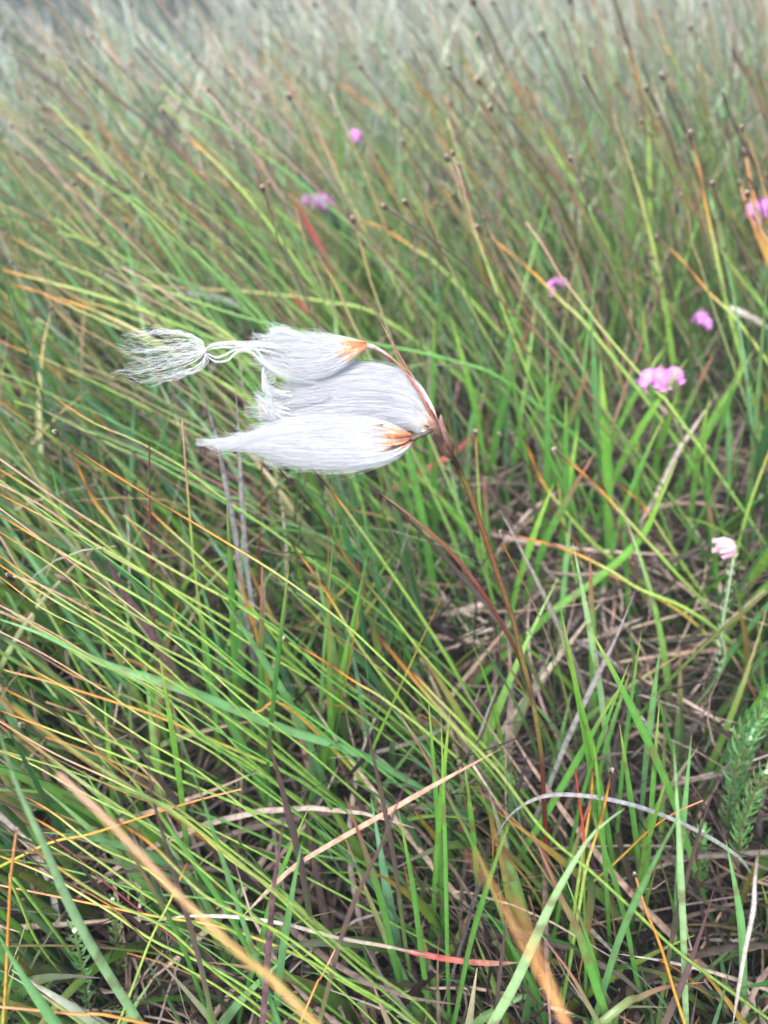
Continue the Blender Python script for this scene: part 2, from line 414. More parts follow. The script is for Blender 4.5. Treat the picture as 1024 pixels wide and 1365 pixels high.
def strands(paths_px, r, waves, name, parent, tone=(.90, .92, .96), K=3):
    P = np.array(paths_px); N, S, _ = P.shape
    t = np.linspace(0, 1, S)
    rad = r[:, None] * (1 - .72 * t[None] ** 2)
    c = np.array(tone)[None, None] * rng.uniform(.80, 1.03, (N, 1, 1)) * np.ones((1, S, 1))
    V, Q, C = tubes(P, rad, c, K)
    return make_mesh(name, V, Q, np.clip(C, 0, .96), M_bristle, parent)

def spikelet(name, label, top, bot, N, dz, parent, S=26, core=True, tails=.3, wav=1.0, thick=.5, flow=None):
    """top/bot: pixel outlines from the base to the free end"""
    top = spline(np.array(top, float), 60); bot = spline(np.array(bot, float), 60)
    ctr = (top + bot) / 2; half = (top - bot) / 2; hw = np.linalg.norm(half, axis=1)
    root = empty(name, head_pt(ctr[0][0], ctr[0][1], dz)); root['_w'] = [float(v) for v in root.location]
    root.location = Vector(root['_w']) - parent.location; root.parent = parent
    root['label'] = label
    s = np.linspace(0, 1, 60)
    # white silky body under the outer bristles
    nu, nk = 44, 24
    u = np.linspace(.015, .62, nu); ang = np.arange(nk) / nk * 2 * np.pi
    V = []
    for uu in u:
        c_ = np.array([np.interp(uu, s, ctr[:, 0]), np.interp(uu, s, ctr[:, 1])]); h_ = np.array([np.interp(uu, s, half[:, 0]), np.interp(uu, s, half[:, 1])])
        hh = np.linalg.norm(h_)
        sh = .80 * np.clip((.63 - uu) * 3.0, .02, 1) ** .7
        for a_ in ang:
            q = c_ + h_ * math.cos(a_) * sh
            V.append(head_pt(q[0], q[1], dz + math.sin(a_) * hh * sh * thick * HD / F * (1 - .35 * np.clip(uu - .5, 0, 1)) + .0004 * math.sin(a_ * 9 + uu * 14) + .0002 * math.sin(a_ * 17 - uu * 9)))
    ii, kk = np.meshgrid(np.arange(nu - 1), np.arange(nk), indexing='ij')
    Q = np.stack([ii * nk + kk, ii * nk + (kk + 1) % nk, (ii + 1) * nk + (kk + 1) % nk, (ii + 1) * nk + kk], -1).reshape(-1, 4)
    C = np.ones((len(V), 3)) * np.array([.92, .93, .96])
    if core: make_mesh('silk', V, Q, C, M_bristle, root)
    # outer bristles in locks
    nl = 46
    la = rng.uniform(0, 6.283, nl); lr = rng.uniform(.8, 1.02, nl); lw = rng.normal(0, 1, (nl, 4)); lend = .50 + .38 * rng.uniform(0, 1, nl); lend[:3] = 1.0
    out = []; rr = []
    for k in range(N):
        l = rng.integers(nl)
        a_ = la[l] + rng.normal(0, .22); rho = lr[l] * (1 - abs(rng.normal(0, .13))) + rng.normal(0, .02)
        u0 = abs(rng.normal(0, .06)); u1 = min(1.05, lend[l] + rng.normal(0, .06))
        if rng.uniform() < tails: u1 = rng.uniform(.5, .9)
        uu = np.linspace(u0, u1, S); w = (uu - u0) / (u1 - u0)
        da = (lw[l, 0] * .35 + rng.normal(0, .14)) * w; ca = np.cos(a_ + da); sa = np.sin(a_ + da)
        cx = np.interp(uu, s, ctr[:, 0]); cy = np.interp(uu, s, ctr[:, 1]); hx = np.interp(uu, s, half[:, 0]); hy = np.interp(uu, s, half[:, 1])
        over = np.clip(uu - 1, 0, 1) * 300
        rh = rho * (.75 + .25 * np.clip(uu * 8, 0, 1))
        fr = wav * (np.clip(w - .36, 0, 1) * 1.9) ** 1.7
        f1, f2 = rng.uniform(9, 22), rng.uniform(20, 40)
        wy = fr * (1.3 * np.sin(f1 * w + rng.uniform(0, 6)) + .6 * np.sin(f2 * w + rng.uniform(0, 6)) + lw[l, 1] * 2.2 * w + rng.normal(0, 1.5) * w)
        wx = fr * (.9 * np.sin(f1 * 1.1 * w + rng.uniform(0, 6)))
        wd = fr * (.9 * np.sin(f1 * .9 * w + rng.uniform(0, 6)) + lw[l, 2] * 2 * w)
        x = cx + hx * ca * rh + wx - over; y = cy + hy * ca * rh + wy
        hh = np.hypot(hx, hy)
        d = dz + (sa * hh * rh * thick + wd) * HD / F
        out.append([head_pt(x[q], y[q], d[q]) for q in range(S)]); rr.append(rng.uniform(.05, .09) * mm)
    for k in range(N // 3):       # stray fibres standing off the tuft
        a_ = rng.uniform(0, 6.283); u0 = rng.uniform(0, .5); u1 = min(u0 + rng.uniform(.3, .6), 1.04); uu = np.linspace(u0, u1, S); w = np.linspace(0, 1, S)
        cx = np.interp(uu, s, ctr[:, 0]); cy = np.interp(uu, s, ctr[:, 1]); hx = np.interp(uu, s, half[:, 0]); hy = np.interp(uu, s, half[:, 1])
        rh = .97 + rng.uniform(0, .22) * w; off = rng.normal(0, 4.5) * w ** 2; f1 = rng.uniform(6, 14)
        x = cx + hx * math.cos(a_) * rh + np.sin(f1 * w + a_) * w * 1.6; y = cy + hy * math.cos(a_) * rh + off + np.sin(f1 * 1.2 * w + k) * w * 2.0
        d = dz + math.sin(a_) * np.hypot(hx, hy) * rh * thick * HD / F
        out.append([head_pt(x[q], y[q], d[q]) for q in range(S)]); rr.append(rng.uniform(.03, .06) * mm)
    o = strands(out, np.array(rr), 1, 'bristles', root)
    return root, (ctr, half, s)

def scales(root, env, dz, spec, thick=.5):
    """papery brown scales lying on the spikelet: (u0,u1,cosang, width px, colour keys)"""
    ctr, half, s = env
    spec = [(a_, b_, c_, d_, w_ * .72, k_) for (a_, b_, c_, d_, w_, k_) in spec]
    top_u = max(q[1] for q in spec)
    for k in range(11):
        a0 = rng.uniform(.4, 2.5); dk = rng.uniform() < .35
        spec.append((rng.uniform(0, .04), top_u * rng.uniform(.4, 1.0), a0, a0 + rng.normal(0, .15), rng.uniform(1.2, 3.0),
                     [(0, (.75, .62, .56)), (.3, BR if dk else OR2), (.7, DB if dk else OR1), (1, (.3, .14, .09))]))
    for (u0, u1, a0, a1, w, ks) in spec:
        pts = []
        for q in np.linspace(0, 1, 7):
            uu = u1 + (u0 - u1) * q; a_ = a1 + (a0 - a1) * q
            c_ = np.array([np.interp(uu, s, ctr[:, 0]), np.interp(uu, s, ctr[:, 1])]); h_ = np.array([np.interp(uu, s, half[:, 0]), np.interp(uu, s, half[:, 1])])
            hh = np.linalg.norm(h_)
            x, y = c_ + h_ * math.cos(a_) * 1.03
            pts.append(head_pt(x, y, dz - abs(math.sin(a_)) * hh * thick * 1.07 * HD / F - .0003))
        o = blade_obj('scale', pts, w * HD / F, ks, M_scale, root, 24, .05, .12, both=False, w0=.05)

OR1 = (.50, .18, .07); OR2 = (.62, .34, .2); PK = (.75, .5, .42); W = (.85, .8, .78)
# --- upper tuft
sp1, e1 = spikelet('spikelet', 'small upper tuft with long trailing wisp and orange scales',
               [(489, 457), (470, 452), (440, 448), (405, 446), (375, 442), (345, 452)],
               [(489, 464), (470, 480), (452, 493), (425, 503), (390, 504), (348, 488)], 1600, .002, CG, wav=1.5, tails=.35)
scales(sp1, e1, .002, [(.0, .33, 1.25, 1.45, 7, [(0, PK), (.3, OR2), (.7, OR1), (1, (.35, .12, .05))]),
                       (.0, .26, 1.0, 1.0, 6, [(0, OR2), (.4, OR1), (1, BR)]),
                       (.0, .37, 1.5, 1.75, 6, [(0, PK), (.3, OR1), (1, OR1)]),
                       (.0, .28, 1.9, 2.1, 6, [(0, PK), (.3, OR2), (1, OR1)]),
                       (.0, .20, .6, .6, 5, [(0, W), (.4, PK), (1, OR1)]),
                       (.0, .24, 1.7, 1.6, 5, [(0, OR1), (.5, OR2), (1, BR)])])
tube_obj('stalk', [head_pt(*p) for p in [(487, 460, .002), (497, 462, .002), (512, 470, .003), (530, 484, .003), (545, 502, .003), (560, 525, .002), (574, 552, .001), (590, 582, 0)]],
         [.9 * mm, .45 * mm, .45 * mm, .5 * mm, .5 * mm, .6 * mm], [(0, (.5, .38, .33)), (.12, (.55, .42, .38)), (.25, (.33, .14, .08)), (.5, (.36, .12, .07)), (.8, (.2, .06, .04)), (1, DB)], M_scale, CG, 40, 7)
# --- middle tuft, the largest
sp2, e2 = spikelet('spikelet', 'large middle tuft arching over and frayed at its left end',
               [(584, 562), (574, 535), (556, 510), (525, 492), (485, 487), (440, 494), (395, 508), (340, 528)],
               [(579, 574), (564, 580), (546, 573), (520, 574), (480, 578), (440, 578), (395, 577), (345, 566)], 3600, .008, CG, wav=2.0, tails=.3, thick=.55)
scales(sp2, e2, .008, [(.01, .10, .95, .8, 7, [(0, W), (.3, (.2, .08, .05)), (.6, DB), (1, (.4, .22, .15))]),
                       (.0, .08, 1.4, 1.3, 8, [(0, PK), (.3, OR1), (1, (.3, .12, .08))]),
                       (.0, .09, 2.3, 2.4, 6, [(0, W), (.6, (.5, .35, .25)), (1, BR)]),
                       (.0, .13, .55, .5, 4, [(0, W), (.6, PK), (1, BR)])])
# --- lower tuft
sp3, e3 = spikelet('spikelet', 'lowest tuft tapering to a point on the left with dark brown scales',
               [(550, 579), (530, 568), (505, 560), (470, 556), (430, 556), (385, 562), (345, 575), (312, 586), (276, 590)],
               [(551, 590), (540, 604), (520, 616), (490, 623), (450, 625), (405, 620), (365, 610), (325, 598), (276, 593)], 3000, -.002, CG, wav=1.0, tails=.3)
scales(sp3, e3, -.002, [(.0, .20, 1.75, 1.95, 5.5, [(0, (.3, .15, .1)), (.4, DB), (1, DB)]),
                        (.0, .22, 1.2, 1.25, 6, [(0, PK), (.35, OR1), (1, (.2, .07, .05))]),
                        (.0, .17, .75, .7, 5.5, [(0, W), (.35, OR2), (1, BR)]),
                        (.0, .24, 1.5, 1.5, 5, [(0, W), (.4, (.6, .3, .22)), (1, BR)]),
                        (.0, .14, 1.4, 1.35, 6, [(0, (.4, .16, .1)), (.4, BR), (1, DB)]),
                        (.0, .12, 2.3, 2.4, 4, [(0, W), (.5, (.6, .45, .35)), (1, BR)])])
tube_obj('stalk', [head_pt(*p) for p in [(546, 586, -.002), (556, 582, -.003), (568, 577, -.003), (580, 573, -.001), (590, 580, 0)]],
         [1.3 * mm, .8 * mm, .75 * mm, .7 * mm, .7 * mm], [(0, (.12, .06, .05)), (.3, (.10, .075, .07)), (.7, (.13, .11, .11)), (1, DB)], M_scale, CG, 24, 7)
# small dark scales at the crown between the tufts
# --- the blown out seed with its parachute, left of the upper tuft
def z1(lst): return [(130 + x / 3.938, 420 + y / 3.938) for x, y in lst]
G = [[(562, 185), (555, 140), (500, 110), (420, 85), (340, 80), (240, 82), (160, 75), (120, 95)],
     [(562, 180), (540, 150), (480, 110), (380, 100), (300, 98), (220, 118), (150, 115), (118, 97)],
     [(560, 185), (500, 145), (420, 155), (330, 170), (240, 185), (160, 150), (105, 130)],
     [(560, 190), (480, 165), (380, 180), (280, 185), (180, 195), (125, 190), (80, 168)],
     [(560, 190), (480, 190), (360, 210), (250, 230), (150, 215), (125, 200)],
     [(560, 195), (460, 210), (340, 240), (220, 250), (150, 260), (140, 230)],
     [(562, 195), (470, 230), (350, 265), (230, 290), (130, 290), (50, 315)],
     [(565, 200), (480, 260), (370, 300), (260, 320), (150, 315), (70, 320)],
     [(570, 205), (580, 250), (520, 300), (420, 320), (330, 350), (240, 375), (160, 330)],
     [(565, 200), (550, 260), (480, 310), (400, 330), (320, 380)]]
RG = [[(562, 185), (600, 150), (680, 138), (760, 145), (900, 150), (1100, 165)],
      [(562, 190), (590, 230), (630, 250), (690, 240), (730, 195), (800, 190), (880, 260), (960, 310), (1080, 345), (1250, 370)],
      [(565, 190), (620, 170), (720, 165), (800, 160), (900, 165), (1100, 190)],
      [(565, 195), (620, 225), (680, 205), (730, 180), (840, 175), (1000, 210)],
      [(562, 186), (610, 158), (700, 150), (820, 175), (900, 270), (1000, 320), (1150, 360)],
      [(562, 186), (600, 165), (700, 155), (810, 150), (960, 170), (1120, 220)]]
def guided(guides, n, S, spread, wav, r0, r1, dz, cont=True):
    out = []
    for k in range(n):
        gi = rng.uniform(0, len(guides) - 1) if cont else rng.integers(len(guides))
        a_ = spline(z1(guides[int(gi)]), S); b_ = spline(z1(guides[min(int(gi) + 1, len(guides) - 1)]), S)
        f = gi - int(gi) if cont else 0
        f = round(f * 2) / 2 * .9 + rng.uniform(0, .1)
        p = a_ * (1 - f) + b_ * f
        t = np.linspace(0, 1, S)
        end = rng.uniform(.75, 1.0)
        p = np.stack([np.interp(t * end, t, p[:, 0]), np.interp(t * end, t, p[:, 1])], -1)
        env = np.clip(t * 3, 0, 1)
        fr = rng.uniform(12, 26)
        p[:, 1] += env * (wav * (np.sin(fr * t + rng.uniform(0, 6)) + .5 * np.sin(fr * 2.1 * t + rng.uniform(0, 6))) + rng.normal(0, spread) * t)
        p[:, 0] += env * wav * .7 * np.sin(fr * t * 1.2 + rng.uniform(0, 6))
        dd = dz + env * (rng.normal(0, 8) * t + 1.2 * np.sin(fr * .8 * t + rng.uniform(0, 6))) * HD / F
        out.append([head_pt(p[q][0], p[q][1], dd[q]) for q in range(S)])
    return out, rng.uniform(r0, r1, n)
kx, ky = z1([(562, 188)])[0]
SD = empty('wisp', head_pt(kx, ky, .0)); SD['_w'] = [float(v) for v in SD.location]; SD.location = Vector(SD['_w']) - CG.location; SD.parent = CG
SD['label'] = 'loose fan of long wavy bristles tied by a small pale knot'
pa, ra = guided(G, 84, 40, 2.6, 1.2, .06 * mm, .09 * mm, .0)
pb, rb = guided(RG, 60, 40, 2.2, .7, .05 * mm, .08 * mm, .0, cont=False)
strands(pa + pb, np.concatenate([ra, rb]), 1, 'bristles', SD)
# knot: tiny seed
def blob(name, c, rx, axis, ry, colr, mat, parent, nu=8, nk=8, rough=.0):
    axis = norm(np.array(axis, float)); t = np.linspace(-1, 1, nu + 1)
    P = np.array(c)[None] + axis[None] * (t * rx)[:, None]
    r = ry * np.sqrt(np.clip(1 - t ** 2, .002, 1)) * (1 + rough * rng.uniform(-1, 1, nu + 1))
    ks = colr if isinstance(colr, list) else [(0, colr), (1, colr)]
    V, Q, C = tubes(P[None], r[None], keys((t + 1) / 2, ks)[None], nk)
    if rough: V = V + rng.normal(0, ry * rough * .35, V.shape)
    return make_mesh(name, V, Q, C, mat, parent)
blob('seed', head_pt(kx, ky, -.0005), 1.1 * mm, UP * .8 + RT * .3, .6 * mm, [(0, (.7, .5, .42)), (1, (.75, .68, .62))], M_scale, SD)
# curly loose ends of the upper and middle tuft
LG = [[(1010, 150), (960, 110), (900, 80), (880, 72)], [(1024, 140), (980, 90), (930, 78), (890, 84)], [(1100, 140), (1040, 100), (980, 85), (900, 100)],
      [(1000, 170), (900, 125), (840, 120), (810, 108)], [(1000, 190), (930, 180), (850, 175), (800, 130)], [(1000, 230), (900, 240), (840, 245), (800, 232)],
      [(960, 300), (880, 270), (870, 320), (895, 350), (935, 330), (900, 300)], [(1000, 310), (920, 290), (880, 300), (875, 340), (900, 380), (960, 400)],
      [(1010, 400), (920, 400), (870, 360), (865, 300), (880, 270)], [(1020, 420), (940, 410), (890, 380), (900, 350)],
      [(1020, 500), (940, 470), (870, 440), (830, 415), (808, 412)], [(1020, 520), (940, 500), (880, 470), (850, 450), (815, 425)],
      [(1020, 540), (930, 540), (870, 530), (845, 505), (828, 485)], [(1020, 560), (950, 540), (900, 500), (890, 460), (885, 420)],
      [(1020, 560), (950, 530), (920, 490), (910, 450), (920, 410)], [(1040, 640), (900, 660), (780, 640), (690, 640), (635, 612)],
      [(1040, 620), (900, 590), (820, 600), (780, 625)], [(1100, 760), (1000, 770), (930, 780), (900, 760), (893, 725)],
      [(900, 690), (760, 680), (660, 690), (590, 685), (562, 650)], [(860, 660), (720, 690), (640, 675), (575, 665)], [(1200, 800), (1080, 790), (960, 770), (880, 760)]]
pc, rc = guided(LG, 620, 26, 6, 1.3, .06 * mm, .10 * mm, .004, cont=False)
FR = empty('loose_bristles', head_pt(370, 520, .004)); FR['_w'] = [float(v) for v in FR.location]; FR.location = Vector(FR['_w']) - CG.location; FR.parent = CG
strands(pc, rc, 1, 'curled_bristles', FR)
blob('seed', head_pt(352, 545, .003), 2.2 * mm, -UP * .9 + RT * .6, .7 * mm, [(0, (.7, .45, .4)), (.5, (.6, .33, .28)), (1, (.7, .55, .5))], M_scale, FR)

# ------------------------------------------------------------------ single stems and blades one can tell apart
SG = (.28, .44, .08); SG2 = (.11, .27, .05); SY = (.38, .41, .13); SO = (.55, .24, .03); SB = (.16, .06, .025); SD_ = (.04, .02, .015); SP = (.42, .22, .16)
LG1 = (.10, .28, .05); LG2 = (.11, .30, .06); LB = (.15, .34, .11); LP = (.30, .48, .22)
PAL = {
 'yg':   [(0, SB), (.04, SO), (.10, SY), (.3, SG), (1, SG2)],
 'ydark': [(0, SD_), (.07, SD_), (.11, SO), (.17, SY), (.35, SG), (1, SG2)],
 'ypink': [(0, (.5, .32, .25)), (.12, SP), (.25, SY), (.5, SG), (1, SG2)],
 'obr':  [(0, SD_), (.04, SB), (.09, SO), (.14, SB), (.19, SO), (.3, SY), (.5, SG), (1, SG2)],
 'orange': [(0, (.5, .25, .12)), (.15, (.5, .2, .04)), (.4, (.48, .3, .05)), (.7, SG), (1, SG2)],
 'brown': [(0, SD_), (.3, (.10, .045, .03)), (.6, (.2, .09, .05)), (1, SG2)],
 'brgr': [(0, SD_), (.14, (.05, .025, .015)), (.22, (.3, .13, .03)), (.3, (.12, .08, .03)), (.45, SG), (1, SG2)],
 'far':  [(0, SD_), (.2, (.05, .03, .02)), (.4, (.16, .08, .045)), (.55, (.12, .10, .04)), (.8, (.14, .2, .06)), (1, SG2)],
 'farg': [(0, SD_), (.05, (.3, .16, .06)), (.25, (.2, .22, .08)), (1, SG2)],
 'red':  [(0, (.13, .04, .04)), (.5, (.2, .04, .05)), (1, (.2, .16, .08))],
 'redtip': [(0, (.25, .05, .03)), (.25, (.5, .05, .03)), (.4, SG2), (1, LG1)],
 'purp': [(0, (.12, .06, .07)), (.6, (.14, .08, .09)), (1, (.15, .18, .07))],
 'purpg': [(0, (.10, .05, .06)), (.45, (.12, .09, .08)), (.65, (.14, .2, .06)), (1, LG1)],
 'grey': [(0, (.24, .2, .2)), (.5, (.25, .24, .25)), (1, (.22, .26, .2))],
 'green': [(0, (.3, .4, .08)), (.2, LG1), (1, LG1)],
 'bright': [(0, (.30, .44, .08)), (.3, (.14, .35, .045)), (1, LG1)],
 'pale': [(0, LP), (.5, LP), (1, LP)],
 'teal': [(0, LB), (1, (.11, .28, .10))],
 'pinkg': [(0, (.45, .22, .16)), (.10, (.30, .12, .09)), (.22, (.18, .16, .07)), (.36, LG1), (1, LG1)],
 'straw': [(0, (.42, .35, .28)), (.4, (.5, .44, .37)), (1, (.3, .24, .19))],
 'white': [(0, (.7, .66, .6)), (.5, (.66, .6, .55)), (1, (.5, .42, .36))],
 'pinks': [(0, (.55, .33, .25)), (.5, (.5, .28, .2)), (1, (.5, .38, .28))],
 'pinkfar': [(0, (.45, .30, .26)), (.3, (.30, .17, .14)), (.6, (.27, .24, .14)), (1, SG2)],
 'whitefar': [(0, (.42, .42, .42)), (.5, (.34, .37, .34)), (1, SG2)],
 'vivid': [(0, (.55, .25, .12)), (.2, (.7, .33, .04)), (1, (.6, .36, .04))],
 'tan': [(0, (.5, .28, .2)), (.12, (.5, .30, .10)), (.35, (.46, .34, .06)), (.6, (.34, .40, .06)), (1, SG)],
 'dred': [(0, (.35, .1, .08)), (.5, (.4, .09, .08)), (1, (.3, .15, .1))],
}
def finish(pts):
    e = pts[-1]; d = norm(e - pts[-2]); h = e[2] - float(terrain(e[0], e[1]))
    if h > .004:
        k = min(h / max(-d[2], .05), 1.1 * h + .01) if d[2] < 0 else .5 * h
        m = e + np.array([d[0] * k * .6, d[1] * k * .6, -h * .55]); f = e + np.array([d[0] * k * .8, d[1] * k * .8, -h * 1.02])
        pts = pts + [m, f]
    return pts

def keep_clear(pts, frac=.6, r=7):
    P = spline(pts, 16)[:int(16 * frac)]
    x, y, d = project(P)
    for q in range(len(P)): EX.append((x[q], y[q], r, d[q] + .004))

def trace3d(px, hb, lean):
    (ex, ey) = px[-1][:2]; r = ray(ex, ey); Ye = r[1] * (hb - H) / r[2]
    n = len(px); out = []
    ln = np.concatenate([[0], np.cumsum([math.dist(px[i][:2], px[i + 1][:2]) for i in range(n - 1)])]); ln /= ln[-1]
    for (x, y), q in zip([p[:2] for p in px], ln):
        p = at_Y(x, y, Ye + lean * (1 - q))
        out.append(p)
    return out

nlow = []
def rush(label, px, w=2.6, pal='yg', hb=.04, lean=.02, bud=0, group=None, Ys=None):
    pts = trace3d(px, hb, lean) if Ys is None else [at_Y(x, y, Y) for (x, y), Y in zip(px, Ys)]
    d = float(np.mean([project(np.array([p]))[2][0] for p in pts])); W_ = w * 1.1 * d / F / 2
    keep_clear(pts, .5 if px[0][1] < 450 else .8, 5 + w)
    if group: pts = [p + rng.normal(0, .0011, 3) * (0 < i_ < len(pts) - 1) for i_, p in enumerate(spline(pts, 9))]
    pts = finish(list(pts))
    root = empty('rush_stem', pts[-1]); tag(root, label, 'rush stem', group)
    nfrac = 1.0
    ks = [(a_ * .8, c) for a_, c in PAL[pal]] + [(1, PAL[pal][-1][1])]
    tube_obj('stem', pts, [W_ * .55, W_ * .8, W_, W_ * 1.1, W_ * 1.15], ks, M_stem, root, 46, 7)
    if bud:
        ax = norm(np.array(pts[0]) - pts[1] if len(pts) > 1 else UP)
        L_ = bud * d / F
        sh = blob('seed_head', pts[0] + ax * L_ * .25, L_ * .62, ax, L_ * .36, [(0, (.14, .06, .03)), (.35, (.03, .018, .013)), (.7, (.05, .03, .02)), (.88, (.35, .27, .2)), (1, (.6, .52, .42))], M_bud, root, 10, 9, .22)
        # small pale scale edges sticking out of the spikelet
        vs = []
        for q in range(5):
            a0 = rng.uniform(0, 6.28); base = pts[0] + ax * L_ * rng.uniform(0, .4)
            sd = norm(np.cross(ax, RT * math.cos(a0) + FWD * math.sin(a0) + .01))
            vs.append([base + sd * L_ * .25, base + sd * L_ * .38 + ax * L_ * .2, base + sd * L_ * .36 + ax * L_ * .42])
        P = np.array(vs); V, Q, C = tubes(P, np.full(P.shape[:2], L_ * .05) * np.array([1.2, 1., .3]), np.full(P.shape, .5) * np.array([1, .8, .62]), 4)
        make_mesh('scale', V, Q, C, M_scale, sh_parent(sh, root))
    return root
def sh_parent(sh, root):
    sh['_w'] = list(root.location); return sh

def blade(label, px, w=8, pal='green', hb=.04, lean=.02, facing=.25, fold=.2, mat=None, name='grass_blade', cat='grass blade', group=None, Ys=None, both=False, taper=1):
    pts = trace3d(px, hb, lean) if Ys is None else [at_Y(x, y, Y) for (x, y), Y in zip(px, Ys)]
    d = float(np.mean([project(np.array([p]))[2][0] for p in pts])); W_ = w * d / F
    keep_clear(pts, .9, 6)
    if not both: pts = finish(pts)
    m = mat or (M_dead if pal in ('straw', 'white', 'grey', 'purp', 'pinks', 'dred') else M_leaf)
    ks = [(a_ * .85, c) for a_, c in PAL[pal]] + [(1, PAL[pal][-1][1])]
    root_loc = pts[-1]
    o = empty('_tmp', root_loc)
    b_ = blade_obj(name, pts, W_, ks, m, o, 46, facing, fold, both=both, w0=.1)
    b_.parent = None; b_.location = o.location; bpy.data.objects.remove(o)
    tag(b_, label, cat, group); return b_

def straw(label, px, w=5, pal='straw', hb=.02, lean=.0, **k):
    return blade(label, px, w, pal, hb, lean, name='dead_leaf', cat='dead leaf', both=True, **k)

# lower left fan of long stems
rush('long yellow green stem sloping from the left edge, under the brown budded tip', [(0, 612), (80, 668), (150, 712), (240, 765), (330, 815), (430, 890), (520, 955), (610, 1035)], 4.0, 'ypink')
rush('long thin stem with a tiny brown bud at its tip, below the cotton grass wisp', [(76, 578), (105, 602), (200, 662), (300, 722), (380, 772), (460, 832), (512, 880), (600, 965), (680, 1060), (745, 1150)], 3.6, 'obr', bud=7)
rush('yellow stem with a black brown tip starting halfway between left edge and the lowest tuft', [(162, 647), (220, 700), (280, 755), (340, 815), (380, 865), (450, 930), (520, 1000)], 4.0, 'ydark')
rush('pale green stem leaving the left edge a hand below the cotton grass', [(0, 687), (100, 747), (200, 805), (280, 860), (350, 920), (450, 995), (540, 1080)], 4.2, 'yg')
rush('stem with a long pinkish tip lying close along its paler neighbour at the left', [(0, 645), (65, 680), (140, 735), (240, 790), (340, 850), (430, 920), (505, 995)], 3.6, 'ypink')
rush('green stem with a split whitish seed head near the left edge', [(15, 767), (55, 780), (125, 815), (210, 860), (280, 895), (350, 940), (440, 995), (520, 1060)], 3.4, 'ypink', bud=8)
rush('lowest but one orange tipped stem entering from the left and crossing the blue green blade', [(0, 892), (70, 910), (150, 935), (210, 955), (280, 985), (400, 1040), (500, 1110)], 3.8, 'orange')
rush('yellow stem below the orange tipped one, running into the tuft of green blades', [(0, 915), (100, 965), (165, 995), (300, 1050), (410, 1110)], 3.4, 'yg')
rush('bright stem entering at the left edge above the blurred orange stem', [(0, 947), (75, 975), (140, 1000), (300, 1065), (420, 1120), (540, 1200)], 3.6, 'yg')
rush('short orange stem with a shaggy brown flower tip left of the dark straw hollow', [(384, 853), (430, 880), (475, 910), (512, 932), (580, 985), (640, 1040), (690, 1100)], 3.8, 'obr', bud=10)
rush('stem with a red and yellow banded tip under the lowest tuft', [(385, 720), (415, 760), (445, 805), (475, 855), (512, 905), (560, 970), (600, 1040)], 4.0, 'obr')
rush('thick green stem with a blunt dark tip touching the lowest white tuft', [(415, 622), (450, 665), (480, 705), (512, 750), (560, 820), (610, 900), (655, 990)], 5.0, 'ydark')
rush('stem with a long brown tip rising left of the thick dark tipped one', [(372, 625), (415, 675), (440, 710), (470, 755), (512, 805), (570, 880), (640, 960), (700, 1050)], 3.6, 'brgr')
rush('upright dark red stem crossing the fan of yellow stems on the left', [(199, 590), (201, 750), (205, 830), (215, 950)], 3.0, 'red', hb=.06, lean=0)
rush('upright pale yellow stem right of the dark red one', [(243, 560), (250, 650), (258, 740), (268, 830), (275, 900)], 3.6, 'ypink', hb=.08, lean=0)
rush('upright pinkish stem hanging under the left end of the lowest tuft', [(350, 605), (347, 700), (342, 810)], 2.8, 'red', hb=.1, lean=0)
blade('dull grey flat blade standing behind the stems, left of the wisp end', [(262, 505), (285, 570), (300, 640), (315, 720), (325, 800), (340, 890)], 7, 'grey', hb=.06, lean=0)
blade('second dull grey blade, standing right of the first and under the wisp', [(312, 500), (318, 570), (322, 660), (330, 760), (345, 870)], 6, 'grey', hb=.08, lean=.02)
blade('orange brown blade with a square tip in the middle of the yellow stems', [(310, 732), (325, 790), (340, 840), (355, 900), (368, 970)], 6, 'orange', hb=.07, lean=0)
blade('long blue green blade sweeping from the left edge beneath the yellow stems', [(-10, 822), (60, 847), (140, 885), (225, 912), (300, 940), (380, 972), (475, 1003), (560, 1050)], 13, 'teal', hb=.08, facing=.5)
blade('broad purple grey dead blade behind the yellow stems', [(130, 720), (165, 790), (200, 840), (240, 920), (270, 1010)], 11, 'purp', hb=.04)
rush('short orange stub with a cut pale end lying across the green blades', [(320, 951), (345, 949), (385, 943)], 5, 'orange', hb=.13, lean=0)
rush('pink and orange stem curving down from the left edge to the hollow', [(0, 815), (50, 838), (100, 870), (130, 895), (160, 935), (195, 1005)], 4, 'ypink')
rush('steep yellow stem dropping from the left edge through the fan', [(0, 715), (30, 765), (70, 825), (110, 900), (165, 995)], 3.4, 'ypink')
rush('short brown tipped stem with a bend, at the left under the budded stem', [(38, 583), (70, 600), (110, 640), (150, 690), (210, 760)], 3.2, 'far', bud=6, hb=.1)
rush('brown flecked stem behind the upper left of the fan', [(95, 600), (112, 640), (130, 675), (145, 692), (185, 750), (240, 830)], 4.4, 'obr', hb=.07)
rush('thin stem leaning over the others with a pale twisted seed head at the far left', [(32, 968), (60, 985), (100, 1005), (150, 1040), (230, 1085), (300, 1130)], 4.0, 'brgr', bud=9)
